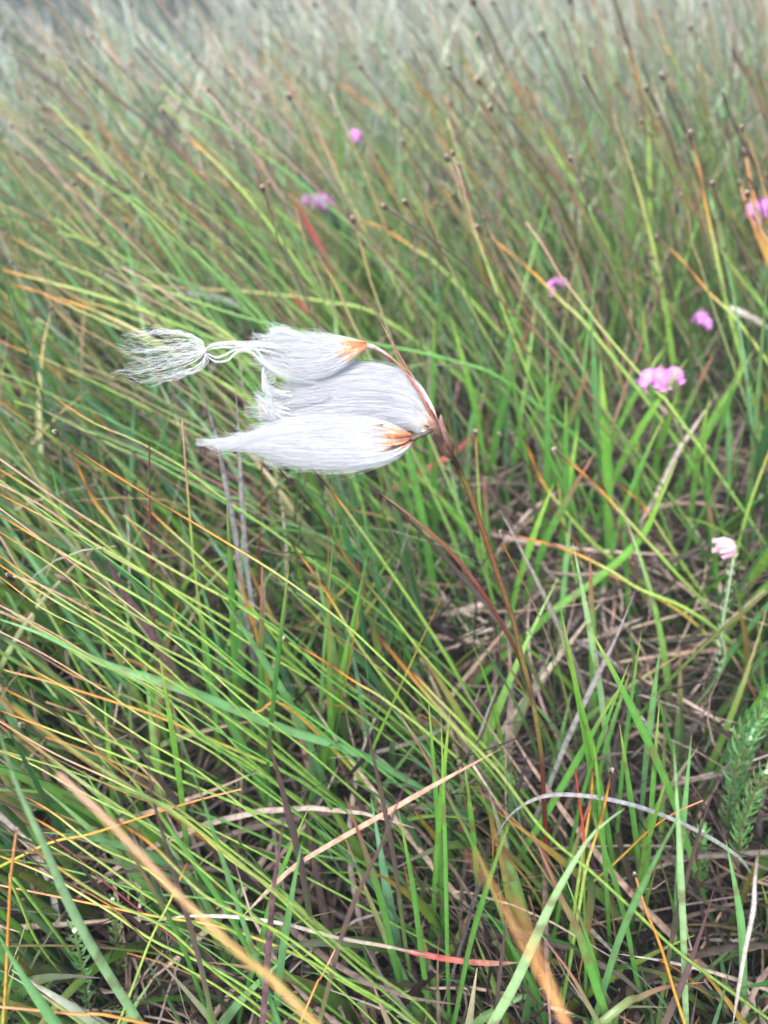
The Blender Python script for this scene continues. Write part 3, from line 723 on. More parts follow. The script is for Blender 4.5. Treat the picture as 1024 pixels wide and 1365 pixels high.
# bottom left
rush('thick tan stem in the very foreground, out of focus, crossing the lower left corner', [(78, 1032), (120, 1070), (170, 1120), (220, 1175), (265, 1220), (320, 1270), (370, 1318), (440, 1385)], 10.5, 'tan', Ys=[.082, .078, .073, .068, .063, .058, .053, .047])
blade('long pale green blade curving down the left edge', [(-6, 960), (20, 1040), (60, 1130), (90, 1200), (130, 1275), (190, 1370)], 13, 'pale', hb=.13, facing=.1)
blade('broad dark teal blade in the bottom left corner', [(-15, 1225), (30, 1300), (80, 1375)], 20, 'teal', hb=.16, facing=.2)
rush('thin green stem running level from the left edge above the blurred orange stem', [(0, 1000), (100, 1030), (200, 1065), (300, 1095), (400, 1135), (512, 1155), (600, 1195)], 3.4, 'green')
rush('nearly level green stem from the left edge under the blurred stem', [(0, 1142), (100, 1162), (200, 1190), (290, 1200), (380, 1228)], 3.2, 'green', hb=.07)
rush('orange to green stem running level across the lower left', [(0, 1180), (100, 1200), (200, 1220), (300, 1237), (400, 1275), (460, 1310)], 4.0, 'orange', hb=.08)
rush('red orange stem along the very bottom left edge', [(-10, 1341), (100, 1352), (200, 1366)], 5.0, 'orange', hb=.15, lean=0)
straw('thin whitish straw arched level across the bottom centre left', [(195, 1232), (240, 1222), (310, 1222), (380, 1232), (450, 1250), (512, 1261), (580, 1275)], 4.5, 'straw', hb=.13)
straw('red brown dry leaf continuing level toward the blurred orange stem', [(512, 1261), (600, 1279), (655, 1284), (692, 1283)], 7, 'dred', hb=.12)
straw('straight pink straw rising to the right through the middle of the tuft', [(668, 998), (582, 1045), (512, 1085), (450, 1120), (400, 1150), (370, 1175), (320, 1225)], 6.5, 'pinks', hb=.11)
blade('thin dark blade leaning right with a hair fine purple tip, bottom centre', [(562, 1000), (540, 1045), (512, 1118), (480, 1185), (455, 1250), (425, 1365)], 7, 'purpg', hb=.12)
blade('dark brown pointed blade standing upright above the whitish straw', [(381, 1055), (377, 1100), (368, 1160), (362, 1215), (350, 1365)], 9, 'purp', hb=.12)
blade('narrow purple blade standing left of the dark brown one', [(198, 965), (200, 1045), (218, 1115), (240, 1190), (262, 1265), (285, 1365)], 7, 'purpg', hb=.12)
rush('thin orange stem with a forked pale tip near the left border', [(22, 1108), (15, 1165), (12, 1215), (5, 1355)], 5, 'orange', hb=.14, bud=7)
rush('orange tipped stem pointing right with a pale end over the dark hollow', [(322, 1052), (270, 1065), (200, 1086), (120, 1112), (40, 1135)], 4.2, 'orange', hb=.12, lean=0)
rush('curved yellow green stem ending in an orange point beside the pale blade', [(109, 1331), (80, 1295), (50, 1255), (30, 1210), (18, 1170)], 4, 'yg', hb=.14, lean=0)
rush('yellow stem rising steeply to the right under the blurred stem', [(250, 1150), (225, 1205), (200, 1255), (160, 1360)], 4.2, 'yg', hb=.12)
blade('slim blue green blade standing just right of the blurred stem', [(238, 975), (270, 1065), (300, 1155), (330, 1245), (372, 1365)], 7, 'teal', hb=.11)
rush('orange yellow stem leaning right at the bottom centre', [(452, 1256), (430, 1300), (400, 1365)], 4.2, 'orange', hb=.14)
rush('thin dark red stem sloping from the left edge to the whitish straw', [(0, 1065), (50, 1105), (100, 1140), (145, 1180), (200, 1225)], 3.0, 'red', hb=.11)
# bottom right
rush('very long straight yellow stem running down to the bottom right corner', [(506, 850), (560, 915), (612, 975), (662, 1025), (727, 1110), (792, 1165), (852, 1220), (912, 1275), (1024, 1358)], 4.6, 'yg', hb=.10)
straw('long arched pale straw bending over to the dark hollow at right', [(657, 1122), (682, 1085), (722, 1062), (772, 1060), (832, 1070), (892, 1090), (952, 1120), (992, 1150), (1007, 1182)], 5.5, 'grey', hb=.08, fold=.35)
blade('wide pale green blade rising to the right in the bottom centre', [(832, 1078), (792, 1110), (762, 1155), (737, 1200), (712, 1255), (687, 1310), (655, 1368)], 14, 'pale', hb=.12, facing=.1)
blade('blade with a withered pink tip crossing the wide pale one', [(709, 1108), (732, 1160), (752, 1205), (772, 1245), (812, 1365)], 12, 'pinkg', hb=.11)
rush('upright orange stem with a white frayed tip at bottom right', [(847, 1167), (862, 1215), (882, 1265), (912, 1362)], 5, 'orange', hb=.12, bud=7)
rush('short green stem with a bright red tip in front of the arched straw', [(767, 1025), (772, 1065), (778, 1110), (778, 1160)], 4.4, 'redtip', hb=.10)
rush('orange brown stem with a split white top, right of the red tipped one', [(790, 1020), (788, 1065), (777, 1135)], 5, 'obr', hb=.10, bud=7)
rush('bent brown stem with a larger white split top over the arched straw', [(815, 1030), (802, 1090), (782, 1155), (772, 1210)], 5, 'obr', hb=.10, bud=9)
blade('orange blurred leaf tip in the extreme foreground at the bottom', [(668, 1210), (690, 1265), (722, 1315), (765, 1390)], 17, 'vivid', Ys=[.060, .053, .047, .040], mat=M_smooth)
blade('smaller blurred orange tip behind the extreme foreground leaf', [(618, 1132), (637, 1165), (660, 1205), (700, 1262)], 12, 'vivid', Ys=[.074, .069, .063, .057], mat=M_smooth)
blade('blade with a long violet point in the bottom right', [(952, 1185), (937, 1235), (912, 1305), (885, 1368)], 9, 'purpg', hb=.11)
straw('thin white twig standing crooked near the right border', [(1010, 1138), (1006, 1180), (1004, 1215), (992, 1275), (977, 1365)], 5, 'white', hb=.12)
blade('green blade with a pink edge at the bottom, right of the orange blur', [(711, 1229), (732, 1260), (762, 1300), (800, 1368)], 8, 'pinkg', hb=.13)
blade('short level blade with a pink tip near the bottom right', [(944, 1309), (892, 1315), (852, 1330), (800, 1365)], 10, 'pinkg', hb=.12)
rush('thin dry orange stalk crossing the arched straw', [(937, 1067), (897, 1085), (862, 1110), (820, 1150)], 3.2, 'orange', hb=.09, lean=0)
blade('light green upright blade left of the leafy sprig', [(922, 978), (914, 1065), (905, 1160)], 8, 'teal', hb=.09)
blade('bright green blade rising to the right behind the red banded stem', [(833, 905), (800, 960), (760, 1030), (728, 1085)], 9, 'green', hb=.09)
blade('small dark pointed green blade near the bottom right hollow', [(968, 1120), (988, 1230), (992, 1330)], 10, 'teal', hb=.07)
# middle right
rush('level stem with a white cut tip and orange bands, right of the flower stalk', [(672, 710), (752, 732), (812, 760), (852, 785), (912, 810), (962, 845), (992, 880), (1015, 925)], 5, 'obr', bud=8)
rush('long stem with a shaggy brown tip right of the cotton grass stalk', [(742, 602), (792, 645), (852, 710), (902, 765), (952, 820), (985, 880)], 4.6, 'obr', bud=9)
rush('short hooked stem with a black top beside the shaggy tipped one', [(736, 616), (744, 640), (750, 690), (765, 760)], 4.8, 'ydark', hb=.06, bud=6)
rush('stem with a dark tip standing left of the hooked one', [(698, 582), (722, 640), (752, 680), (792, 725), (842, 765)], 4.4, 'obr', hb=.06)
rush('purplish curled stem tip just left of the dark tipped one', [(668, 580), (690, 600), (715, 640), (750, 700), (800, 760)], 3.4, 'brown', hb=.06, bud=6)
rush('thin stem with a needle black tip in front of the bright blade', [(792, 615), (812, 670), (832, 730), (856, 790)], 3.6, 'brown', hb=.06)
rush('orange tipped stem sloping down behind the bright blade', [(822, 642), (862, 680), (902, 740), (950, 810)], 3.6, 'obr', hb=.05)
blade('bright green blade pointing up to the right from the middle', [(903, 613), (882, 660), (852, 720), (792, 775), (740, 812), (700, 850)], 10, 'bright', hb=.06)
rush('short orange stub lying under the white cut tip stem', [(802, 761), (852, 785), (915, 822)], 4, 'orange', hb=.07)
straw('white curled straw arching over the dark hollow', [(584, 848), (602, 820), (632, 808), (665, 803)], 7, 'white', hb=.05)
straw('smaller white curl below the first arch', [(605, 866), (620, 850), (642, 841), (662, 838)], 6, 'white', hb=.045)
rush('pale stem with a white button top right of the cotton grass stalk', [(634, 578), (638, 650), (643, 720), (655, 800)], 3.4, 'yg', hb=.06, lean=0, bud=7)
rush('yellow upright stem at the right border under the pink bells', [(1030, 590), (1002, 665), (987, 715), (968, 790)], 4.5, 'yg', hb=.06)
straw('grey flat straw lying level among the green blades', [(763, 850), (800, 872), (838, 896)], 6, 'grey', hb=.06)
straw('pale thin straw in the litter at middle right', [(837, 930), (857, 960), (880, 992)], 5, 'white', hb=.05)
blade('olive grey blade curving down left into the tuft at middle right', [(847, 788), (817, 860), (792, 910), (757, 985), (735, 1040)], 7, 'grey', hb=.08)
rush('black tipped orange stem in the hollow left of the flower stalk', [(530, 876), (577, 925), (612, 960), (650, 1000), (700, 1060)], 4.6, 'ydark', hb=.06)
blade('wide upright green blade behind the red bells', [(800, 480), (806, 560), (810, 640), (812, 720)], 13, 'bright', hb=.06)
blade('pale dry blade crossing near the pink bell cluster', [(958, 522), (925, 570), (905, 600), (880, 650)], 6, 'straw', hb=.09)
blade('bright green blade leaning right at the right side', [(1002, 470), (975, 520), (940, 580), (900, 660)], 11, 'bright', hb=.05)
straw('red brown dead leaf low behind the flower stalk', [(640, 570), (610, 600), (570, 625), (520, 655), (500, 690)], 8, 'dred', hb=.05)
# upper right: tall stems with seed heads
U = [('tall stem with a black seed head reaching the top edge, right of centre', [(632, 5), (652, 40), (672, 85), (697, 135), (727, 185), (762, 240), (800, 310)], 3.4, 'brgr', 10),
 ('stem with a black seed head just below and right of the tallest one', [(640, 110), (672, 150), (702, 190), (737, 230), (772, 275), (815, 345)], 3.2, 'far', 10),
 ('tall green stem turning dark red, leaving the top edge at right', [(815, -15), (842, 75), (857, 135), (864, 175), (866, 240), (868, 320)], 4, 'brgr', 0),
 ('stem with a pale brown seed head beside the dark red stem', [(863, 120), (887, 165), (907, 220), (927, 275), (945, 340)], 3.2, 'far', 9),
 ('stem with a round dark seed head left of the trio at the right border', [(921, 182), (932, 225), (942, 280), (957, 350), (972, 420)], 3.6, 'obr', 10),
 ('orange stem with the tallest seed head of the trio at the right border', [(994, 207), (1002, 250), (1012, 300), (1030, 360)], 4.2, 'orange', 11),
 ('stem with the lowest seed head of the trio at the right border', [(987, 247), (997, 280), (1012, 320), (1030, 370)], 3.6, 'orange', 9),
 ('stem with the rightmost seed head of the trio, by the pink bells', [(1018, 237), (1021, 280), (1026, 330)], 4, 'orange', 9),
 ('long stem with a black seed head in the centre above the tufts', [(515, 277), (562, 310), (612, 345), (662, 395), (720, 450), (790, 530)], 3.2, 'far', 9),
 ('stem with a shaggy dark seed head right of the centre one', [(640, 305), (677, 335), (712, 365), (747, 400), (800, 455)], 3.6, 'obr', 10),
 ('stem with a small dark head above the pink flower pair', [(792, 278), (822, 305), (852, 345), (880, 390)], 3.2, 'far', 7),
 ('thin stem with a white point left of the second black seed head', [(562, 205), (602, 240), (637, 275), (690, 325)], 2.8, 'far', 5),
 ('stem with a blurred grey head near the top, centre right', [(724, 47), (747, 90), (772, 150), (800, 205)], 3.4, 'far', 10),
 ('stem with a small grey head just below and left of the blurred one', [(705, 92), (742, 135), (780, 190)], 2.6, 'far', 7),
 ('bare brown stem leaving the top edge left of the dark red one', [(790, -12), (807, 60), (822, 115), (835, 175)], 3.2, 'farg', 0),
 ('headless dark stem standing right above the pink flower pair', [(732, 255), (752, 305), (772, 345), (790, 400)], 3.6, 'brown', 0),
 ('orange stem with a bent pale tip right of the small dark head', [(878, 318), (907, 345), (945, 390), (1000, 450)], 3.2, 'obr', 8),
 ('dark needle crossing the bent tipped stem', [(904, 320), (890, 360), (868, 420)], 3.2, 'brown', 0),
 ('pale tipped reddish stem just left of the tallest seed head', [(601, 8), (622, 30), (652, 70), (690, 130)], 3, 'far', 8),
 ('blurred stem with a brown dot left of the second black seed head', [(601, 140), (637, 180), (677, 215), (720, 265)], 2.8, 'far', 8)]
for k, (lab, px, w, pal, bud) in enumerate(U):
    rush(lab, px, w * 1.25, pal, hb=.17, lean=.05, bud=bud)
# upper left
TL = [('dark stem with a white speckled head and an orange middle, upper left', [(218, 150), (245, 180), (270, 200), (305, 235), (340, 275), (385, 335), (430, 400)], 4, 'ydark', 8),
 ('dark stem with a pale head left of the orange middled one', [(130, 108), (160, 135), (200, 165), (240, 205), (285, 260), (340, 320)], 4.6, 'far', 7),
 ('short upright dark stem standing over the pale headed one', [(175, 90), (185, 120), (198, 155), (215, 200)], 3.6, 'brown', 8),
 ('reddish stem low on the far left with a pale hooked head', [(25, 205), (60, 225), (110, 260), (160, 305), (220, 360)], 4.6, 'far', 8),
 ('brown stem just above and right of the hooked headed one', [(52, 188), (100, 215), (170, 245), (240, 290)], 3.6, 'far', 6),
 ('thick blurred straw coloured stem near the top left corner', [(18, 72), (50, 95), (85, 125), (150, 190), (190, 230)], 6, 'far', 0),
 ('nearly level stem with a brown knob left of the wisp', [(197, 382), (260, 385), (340, 390), (430, 402), (520, 430)], 3.2, 'ypink', 8),
 ('pink and yellow stem above the small pink bell', [(440, 105), (480, 130), (520, 160), (580, 210)], 4, 'obr', 5),
 ('short stem with a pale dot right of the pink flower pair at upper centre', [(468, 297), (500, 300), (550, 330), (600, 370)], 3.4, 'obr', 7),
 ('level yellow stem leaving the left edge above the wisp', [(-5, 358), (80, 380), (150, 400), (230, 430), (330, 480)], 4, 'yg', 0),
 ('second level yellow stem at the left edge just under the first', [(-5, 372), (60, 392), (140, 420), (220, 462), (290, 520)], 3.6, 'obr', 0),
 ('long green stem rising behind the upper tuft', [(420, 340), (445, 375), (470, 430), (500, 490), (530, 560)], 4.4, 'farg', 0),
 ('long level green stem passing behind the upper tuft stalk', [(190, 378), (350, 430), (480, 455), (600, 480), (690, 520)], 3.6, 'green', 0)]
for k, (lab, px, w, pal, bud) in enumerate(TL):
    rush(lab, px, w * 1.2, pal, hb=.16, lean=.04, bud=bud)
straw('red dead blade hanging between the stems above the upper tuft', [(388, 255), (405, 290), (430, 335), (447, 366)], 8, 'dred', hb=.14)
straw('short red dead blade just above the upper tuft', [(385, 385), (400, 402), (417, 421)], 11, 'dred', hb=.13)
straw('curved grey straw lying level left of the upper tuft', [(210, 400), (250, 392), (290, 397), (325, 412), (352, 432)], 8, 'grey', hb=.12)
straw('pale broken straw at the right border above the pink bells', [(960, 405), (985, 415), (1005, 425), (1030, 440)], 7, 'white', hb=.13)

def clash(px, hb, lean):
    P = spline(trace3d(px, hb, lean), 40); x, y, d = project(P)
    return any(((np.abs(x - e[0]) < e[2] * .8) & (np.abs(y - e[1]) < e[2] * .8) & (d < e[3] + .01)).any() for e in EX[:N_EX0])
for k in range(50):
    x1 = rng.uniform(250, 1010); y1 = rng.uniform(960, 1380); ln = rng.uniform(170, 380); sx = rng.normal(-.05, .35) + (x1 - 620) / 1400
    px = [(x1 + ln * sx * (t ** 1.3) , y1 - ln * t) for t in (1, .7, .35, 0)]
    if clash(px, .09, .02): continue
    blade('broad green blade, one of the many look-alikes standing in the lower right tufts', px, rng.uniform(5, 10.5), rng.choice(['green', 'bright', 'teal', 'green', 'pinkg', 'purpg', 'pale']), hb=.05 if y1 < 1250 else .09, lean=rng.uniform(-.02, .03), facing=rng.uniform(-.7, .7), group='broad green blades of the lower right tufts')
for k in range(34):
    x1 = rng.uniform(560, 1010); y1 = rng.uniform(620, 860); ln = rng.uniform(120, 240); sx = rng.normal(-.02, .25) + (x1 - 620) / 1600
    px = [(x1 + ln * sx * (t ** 1.3) , y1 - ln * t) for t in (1, .7, .35, 0)]
    if clash(px, .09, .02): continue
    blade('green blade, one of the many look-alikes standing behind the flower stalk', px, rng.uniform(6, 11), rng.choice(['green', 'bright', 'green', 'bright', 'teal', 'pinkg']), hb=.06, lean=rng.uniform(-.02, .03), facing=rng.uniform(-.7, .7), group='green blades behind the flower stalk')
# look-alike stems that nothing tells apart
for k in range(30):
    y0 = 610 + 540 * (k + rng.uniform(0, 1)) / 30; x0 = rng.choice([-12, -12, rng.uniform(0, 180)])
    ln = rng.uniform(420, 640); sl = rng.uniform(.42, .78); cv = rng.uniform(.04, .13)
    px = [(x0 + ln * t, y0 + ln * sl * t * (1 - cv) + ln * cv * 1.6 * t * t) for t in (0, .2, .4, .6, .8, 1)]
    if clash(px, .09, .02): continue
    rush('thin yellow green stem, one of the many look-alikes fanning across the lower left', px, rng.uniform(2.4, 4.0), rng.choice(['yg', 'yg', 'ypink', 'ydark', 'green', 'green', 'brgr']), hb=.06, lean=rng.uniform(.0, .05), group='yellow green stems fanning across the lower left')
for k in range(26):
    y0 = 300 + 270 * (k + rng.uniform(0, 1)) / 26; x0 = rng.uniform(-12, 180); ln = rng.uniform(260, 420); sl = rng.uniform(.3, .7)
    px = [(x0 + ln * t, y0 + ln * sl * t + ln * .12 * t * t) for t in (0, .25, .5, .75, 1)]
    if clash(px, .09, .02): continue
    rush('soft focus stem, one of the many look-alikes lying over to the left behind the wisp', px, rng.uniform(2.2, 3.4), rng.choice(['far', 'farg', 'farg', 'ypink', 'green', 'yg']), hb=.13, lean=rng.uniform(.02, .07), bud=rng.choice([0, 0, 6]), group='stems lying over behind the wisp')
for k in range(40):
    x0 = rng.uniform(330, 1010); y0 = rng.uniform(-5, 300); ln = rng.uniform(190, 320); sx = rng.uniform(.3, .95) * (1.25 - .6 * x0 / 1024)
    px = [(x0 + ln * sx * t * (.8 + .2 * t), y0 + ln * t) for t in (0, .3, .6, 1)]
    if clash(px, .09, .02): continue
    rush('blurred upright stem, one of the many look-alikes in the upper right half', px, rng.uniform(2.2, 3.6), rng.choice(['far', 'farg', 'brgr', 'far', 'ypink']), hb=.16, lean=rng.uniform(.02, .1), bud=rng.choice([0, 7, 9]), group='stems of the upper right half')
for k in range(34):
    x0 = rng.uniform(-10, 330); y0 = rng.uniform(30, 300); ln = rng.uniform(160, 300); sx = rng.uniform(.7, 1.3)
    px = [(x0 + ln * sx * t, y0 + ln * t * (.8 + .2 * t)) for t in (0, .3, .6, 1)]
    if clash(px, .09, .02): continue
    rush('blurred slanting stem, one of the many look-alikes in the upper left', px, rng.uniform(2.0, 3.6), rng.choice(['far', 'farg', 'pinkfar', 'green', 'farg']), hb=.17, lean=rng.uniform(.02, .1), bud=rng.choice([0, 0, 6]), group='slanting stems of the upper left')

# ------------------------------------------------------------------ cross leaved heath: pink bells and leafy shoots
def bell(name, c, axis, L, r, colr, parent):
    axis = norm(np.array(axis, float)); t = np.linspace(0, 1, 12)
    prof = np.interp(t, [0, .08, .3, .55, .8, .9, 1.0], [.15, .55, .95, 1.0, .62, .42, .6])
    P = c + axis[None] * (t * L)[:, None]
    ks = [(0, np.array(colr) * .9), (.5, colr), (1, np.clip(np.array(colr) * 1.15, 0, .9))]
    V, Q, C = tubes(P[None], (prof * r)[None], keys(t, ks)[None], 10)
    V = V + rng.normal(0, r * .04, V.shape)
    return make_mesh(name, V, Q, C, M_petal, parent)
def leaf_whorls(name, path, n, size, colr, parent, spread=1.0):
    P = spline(path, 60); base = []; D = []
    T = norm(np.gradient(P, axis=0)); out = []; cc = []; wd = []; sd = []
    for k in range(n):
        q = int((k + .5) / n * 59); t_ = T[q]; a0 = k * .785
        e1_ = norm(np.cross(t_, np.array([.3, .9, .1]))); e2_ = np.cross(t_, e1_)
        for m_ in range(4):
            a_ = a0 + m_ * 1.5708 + rng.normal(0, .15)
            o_ = e1_ * math.cos(a_) + e2_ * math.sin(a_); s_ = size * rng.uniform(.75, 1.2)
            up = -t_
            pts = np.array([P[q], P[q] + (o_ * .5 + up * .35) * s_, P[q] + (o_ * .85 + up * .85) * s_, P[q] + (o_ * .95 * spread + up * 1.3) * s_])
            out.append(pts); sd.append(np.repeat(norm(np.cross(o_, up))[None], 4, 0)); wd.append(np.array([.12, .3, .26, .05]) * s_)
            cc.append(np.repeat((np.array(colr) * rng.uniform(.7, 1.3))[None], 4, 0) + np.array([0, .02, .05, .12])[:, None])
    V, Q, C = ribbons(np.array(out), np.array(wd), np.array(sd), np.array(cc), .3)
    return make_mesh(name, V, Q, np.clip(C, 0, .8), M_leaf, parent)
PK1 = (.76, .32, .72); PK2 = (.70, .30, .72); PK3 = (.85, .35, .78)
def heath(label, spots, Y, bellL, group='pink heath flowers in the grass', colr=PK1, lean=(.01, .0)):
    cx = sum(s_[0] for s_ in spots) / len(spots); cy = min(s_[1] for s_ in spots)
    top = at_Y(cx, cy, Y); gz = float(terrain(top[0], top[1]))
    root = empty('heath_flower', (top[0] + lean[0], top[1] + lean[1], gz)); tag(root, label, 'heath flower', group)
    d = project(top[None])[2][0]; s = d / F
    sp_ = [top, top * .6 + np.array([top[0] + lean[0] * .7, top[1], gz]) * .4 + np.array([.002, 0, 0]), np.array([top[0] + lean[0], top[1] + lean[1], gz])]
    tube_obj('stem', sp_, [.6 * mm, .8 * mm, 1.0 * mm], [(0, (.2, .12, .08)), (.4, (.15, .16, .07)), (1, (.1, .07, .05))], M_stem, root, 30, 6)
    leaf_whorls('leaves', [sp_[0] * .93 + sp_[1] * .07, sp_[1]], 9, .0035, (.10, .2, .08), root)
    for (x, y, dx, dy) in spots:
        EX.append((x, y + bellL * .3, bellL * .6, Y * 1.2))
        ax = RT * dx - UP * dy + FWD * rng.uniform(-.3, .3)
        c = at_Y(x, y, Y + rng.uniform(-.003, .003))
        sh = rng.uniform(.85, 1.15)
        b_ = bell('bell', c, ax, bellL * s * .8, bellL * s * .29, np.clip(np.array(colr) * sh, 0, .9), root)
    # hidden side of the umbel
    for k in range(2):
        c = at_Y(cx + rng.uniform(-6, 6), cy + 3, Y + .005); bell('bell', c, RT * rng.uniform(-.8, .8) - UP * .5 + FWD * .9, bellL * s * .7, bellL * s * .22, np.array(colr) * .9, root)
    blob('calyx', top, 2.2 * s * 1.5, UP, 2.6 * s * 1.3, (.3, .16, .16), M_scale, root)
    return root
heath('large cluster of five drooping pink bells right of the flower stalk', [(868, 492, -.45, .9), (879, 490, -.1, 1), (890, 492, .05, 1), (893, 490, .7, .75), (874, 494, -.75, .6), (884, 494, .0, 1)], .45, 34)
heath('pair of small pink bells above the large cluster', [(738, 372, -.5, .6), (742, 371, .5, .5), (745, 374, .9, .4), (736, 380, .0, 1)], .66, 17)
heath('single violet bell hanging under a faded bud near the right border', [(935, 415, .25, .95), (938, 422, .35, .9), (934, 414, -.1, .8)], .60, 24, colr=PK2)
heath('pink bells half cut by the right border behind the seed heads', [(1008, 268, -.4, .8), (1013, 268, .3, .9), (1018, 266, .8, .5), (1010, 274, .1, 1)], .75, 28)
heath('small round pink violet cluster upper centre left', [(418, 260, -.8, .5), (424, 258, -.1, .8), (430, 260, .7, .5), (421, 262, -.3, .9), (428, 262, .3, .9)], .90, 26, colr=PK2)
heath('tiny single bright pink bell above the upper centre cluster', [(473, 171, 0, 1), (475, 172, .1, 1)], 1.12, 20, colr=PK3)
heath('faint red pink bud beside the tiny bright bell', [(490, 195, .5, .5), (495, 196, .7, .3)], 1.12, 11, colr=(.6, .18, .25))
# wilted pale flower on a mealy stem
def wilted():
    top = at_Y(980, 728, .30); bot = np.array([top[0] - .012, top[1] - .012, 0.0])
    root = empty('heath_flower', bot); tag(root, 'wilted pale pink flower on a whitish green leafy stem at the right', 'heath flower')
    s = project(top[None])[2][0] / F
    pth = [top, at_Y(972, 780, .297), at_Y(962, 840, .292), at_Y(958, 900, .287), bot]
    tube_obj('stem', pth, [1.6 * s, 2.2 * s, 2.2 * s, 2.2 * s, 2 * s], [(0, (.6, .55, .45)), (.15, (.35, .45, .25)), (.4, (.2, .34, .15)), (1, (.12, .1, .06))], M_stem, root, 40, 7)
    leaf_whorls('leaves', pth[:4], 15, 8 * s, (.32, .45, .28), root, .6)
    for (x, y, dx, dy) in [(980, 724, -.95, .15), (981, 727, -.9, .4), (979, 724, -.8, -.1), (981, 730, -.7, .6), (978, 725, -.9, .3)]:
        bell('petal', at_Y(x, y, .30 + rng.uniform(-.002, .002)), RT * dx - UP * dy + FWD * rng.uniform(-.3, .3), rng.uniform(22, 30) * s, 6.5 * s, (.78, rng.uniform(.42, .6), .58), root)
wilted()
def shoot(label, px, Ys, n, size_px, colr=(.10, .26, .06), group=None, tipc=True):
    pts = [at_Y(x, y, Y) for (x, y), Y in zip(px, Ys)]
    s = project(pts[0][None])[2][0] / F
    pts = finish(pts)
    for (x, y) in px: EX.append((x, y, size_px * 1.3, 1.2 * project(pts[0][None])[2][0]))
    root = empty('heath_shoot', pts[-1]); tag(root, label, 'heath shoot', group)
    tube_obj('stem', pts, [1.2 * s, 1.6 * s, 1.8 * s], [(0, (.2, .2, .08)), (.3, (.2, .12, .07)), (1, (.12, .07, .05))], M_stem, root, 30, 6)
    leaf_whorls('leaves', pts[:4], int(n * 1.9), size_px * .95 * s, np.array(colr) * 1.35, root)
    if tipc:
        blob('bud', pts[0], 4 * s, UP, 3.4 * s, [(0, (.3, .45, .2)), (1, (.65, .72, .5))], M_bud, root, 6, 7, .2)
    return root
shoot('compact scaly green heath shoot hanging over the arched straw at right', [(936, 1110), (934, 1130), (932, 1160), (930, 1200)], [.20, .198, .196, .192], 11, 13, (.12, .34, .09))
shoot('largest bushy heath shoot at the right border', [(1030, 925), (1010, 960), (990, 1000), (985, 1060)], [.225, .222, .22, .217], 12, 20)
shoot('second bushy heath shoot below the largest, darker', [(1000, 985), (985, 1010), (975, 1060), (970, 1110)], [.215, .213, .21, .207], 10, 17, (.07, .2, .06))
shoot('low heath shoot spreading right of the second', [(1022, 1030), (1005, 1060), (990, 1100), (985, 1140)], [.20, .198, .195, .19], 10, 16, (.09, .24, .06))
shoot('small heath shoot with reddish leaves in the bottom left corner tuft', [(150, 1200), (155, 1240), (160, 1290)], [.15, .15, .15], 9, 14, (.10, .16, .05))
shoot('green heath shoot beside the broad teal blade, bottom left', [(100, 1240), (108, 1280), (115, 1330)], [.13, .13, .13], 9, 14, (.08, .2, .06))

# ------------------------------------------------------------------ the sward itself
mass('meadow_grass', 3900, .04, .8, 1.0, 'leaf', 11, 'dense green grass blades filling the foreground tufts', M_leaf, 1.4)
mass('meadow_grass', 3000, .02, .45, .85, 'leaf', 11, 'green grass blades of the nearest tufts', M_leaf, 1.75)
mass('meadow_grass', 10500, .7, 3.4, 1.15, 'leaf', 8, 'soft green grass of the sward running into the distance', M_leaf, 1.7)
mass('rush_sward', 1000, .10, .8, 1.1, 'rush', 14, 'thin yellow green rush stems bent by the wind between the tufts', M_stem, 1.3)
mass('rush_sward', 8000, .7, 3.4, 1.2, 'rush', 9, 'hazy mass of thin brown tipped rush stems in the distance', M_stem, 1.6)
mass('dead_grass', 1500, .06, 1.2, 1.0, 'dead', 9, 'pale curled dead grass standing low among the green tufts', M_dead, 1.4)
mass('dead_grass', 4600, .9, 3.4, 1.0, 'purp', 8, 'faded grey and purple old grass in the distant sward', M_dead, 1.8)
mass('withered_grass', 700, .08, 1.1, 1.0, 'purp', 10, 'dull purple and brown old blades mixed in the tufts', M_dead, 1.6)
mass('grass_litter', 7500, .02, 1.1, 1.0, 'litter', 8, 'tangled grey and beige litter of dead leaves covering the peat', M_dead, 1.2)

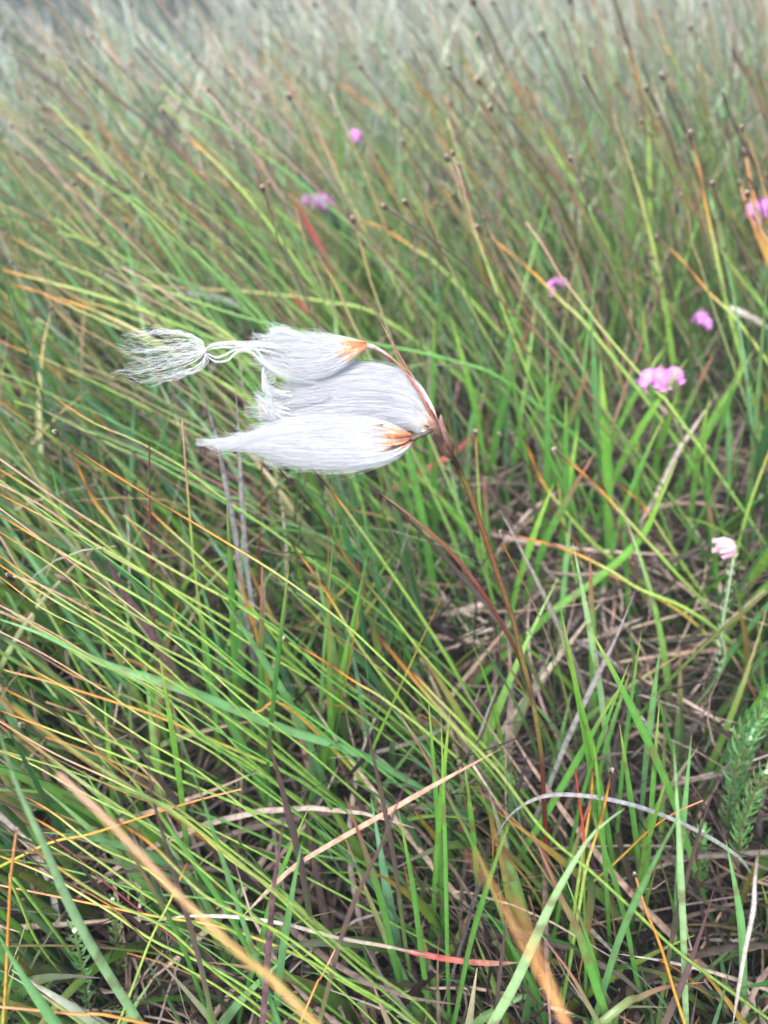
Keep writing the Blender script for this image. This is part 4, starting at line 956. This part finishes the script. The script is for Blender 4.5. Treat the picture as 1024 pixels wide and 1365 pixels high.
# far scrub: low dark heather beyond the sward
def scrub():
    n = 30000
    y = 1.9 + 9 * rng.uniform(size=n) ** 1.3; x = rng.uniform(-1, 1, n) * (y * .66 + .3)
    keep = clump(x, y, 5, .6) * .5 + .5 > rng.uniform(size=n)
    x, y = x[keep], y[keep]; n = len(x)
    L = rng.uniform(.08, .22, n) * (.7 + .5 * clump(x, y, 4, 2.)); S = 4
    P, D, azs = paths(x, y, L, rng.uniform(0, .6, n), rng.uniform(0, .8, n), rng.normal(np.pi, 1.5, n), rng.normal(0, .5, n), S)
    c = np.array([[.02, .045, .022], [.03, .06, .028], [.015, .03, .02], [.05, .05, .035]])[rng.integers(0, 4, n)]
    c = np.repeat(c[:, None], S, 1)
    w = np.repeat((rng.uniform(.005, .012, n) * (.5 + y / 5))[:, None], S, 1) * np.array([1, 1, .8, .15])
    V, Q, C = ribbons(P, w, sidevec(D, azs, rng.uniform(-1, 1, n)), c, .2)
    tag(make_mesh('heather_scrub', V, Q, C, M_leaf), 'dark green low heather and scrub fading into mist beyond the grass', 'heather', kind='stuff')
scrub()

# ------------------------------------------------------------------ light
w = bpy.data.worlds.new("World"); scene.world = w; w.use_nodes = True
nt = w.node_tree; bg = nt.nodes['Background']; sky = nt.nodes.new('ShaderNodeTexSky'); sky.sky_type = 'NISHITA'; sky.sun_disc = False
SE, SR = 58, 200
sky.sun_elevation = R(SE); sky.sun_rotation = R(SR); sky.dust_density = 4; sky.air_density = 1.2; sky.ozone_density = 1
nt.links.new(sky.outputs[0], bg.inputs[0]); bg.inputs[1].default_value = .15
sd = bpy.data.lights.new('sun', 'SUN'); sd.energy = 1.15; sd.angle = R(20); sd.color = (1, .985, .965)
so = bpy.data.objects.new('sun', sd); col.objects.link(so)
so.rotation_euler = (R(90 - SE), 0, R(180 - SR))

# ------------------------------------------------------------------ the misty air
bpy.ops.mesh.primitive_cube_add(size=1, location=(0, 0, .1)); hz = bpy.context.object; hz.name = 'haze'; hz.scale = (84, 84, 2.4)
hz['kind'] = 'stuff'; hz['label'] = 'thin mist hanging over the whole bog'
hm = bpy.data.materials.new('haze'); hm.use_nodes = True; n_ = hm.node_tree; n_.nodes.clear()
o_ = n_.nodes.new('ShaderNodeOutputMaterial'); v_ = n_.nodes.new('ShaderNodeVolumePrincipled'); v_.inputs['Color'].default_value = (.84, .92, 1, 1)
v_.inputs['Density'].default_value = .032; v_.inputs['Anisotropy'].default_value = .2
n_.links.new(v_.outputs[0], o_.inputs['Volume']); hz.data.materials.append(hm)

for o in bpy.data.objects:
    if '_w' in o: del o['_w']
scene.view_settings.view_transform = 'Standard'; scene.view_settings.look = 'None'; scene.view_settings.gamma = 1
scene.view_settings.exposure = 1.62
scene.cycles.max_bounces = 8; scene.cycles.volume_bounces = 1; scene.cycles.transparent_max_bounces = 8
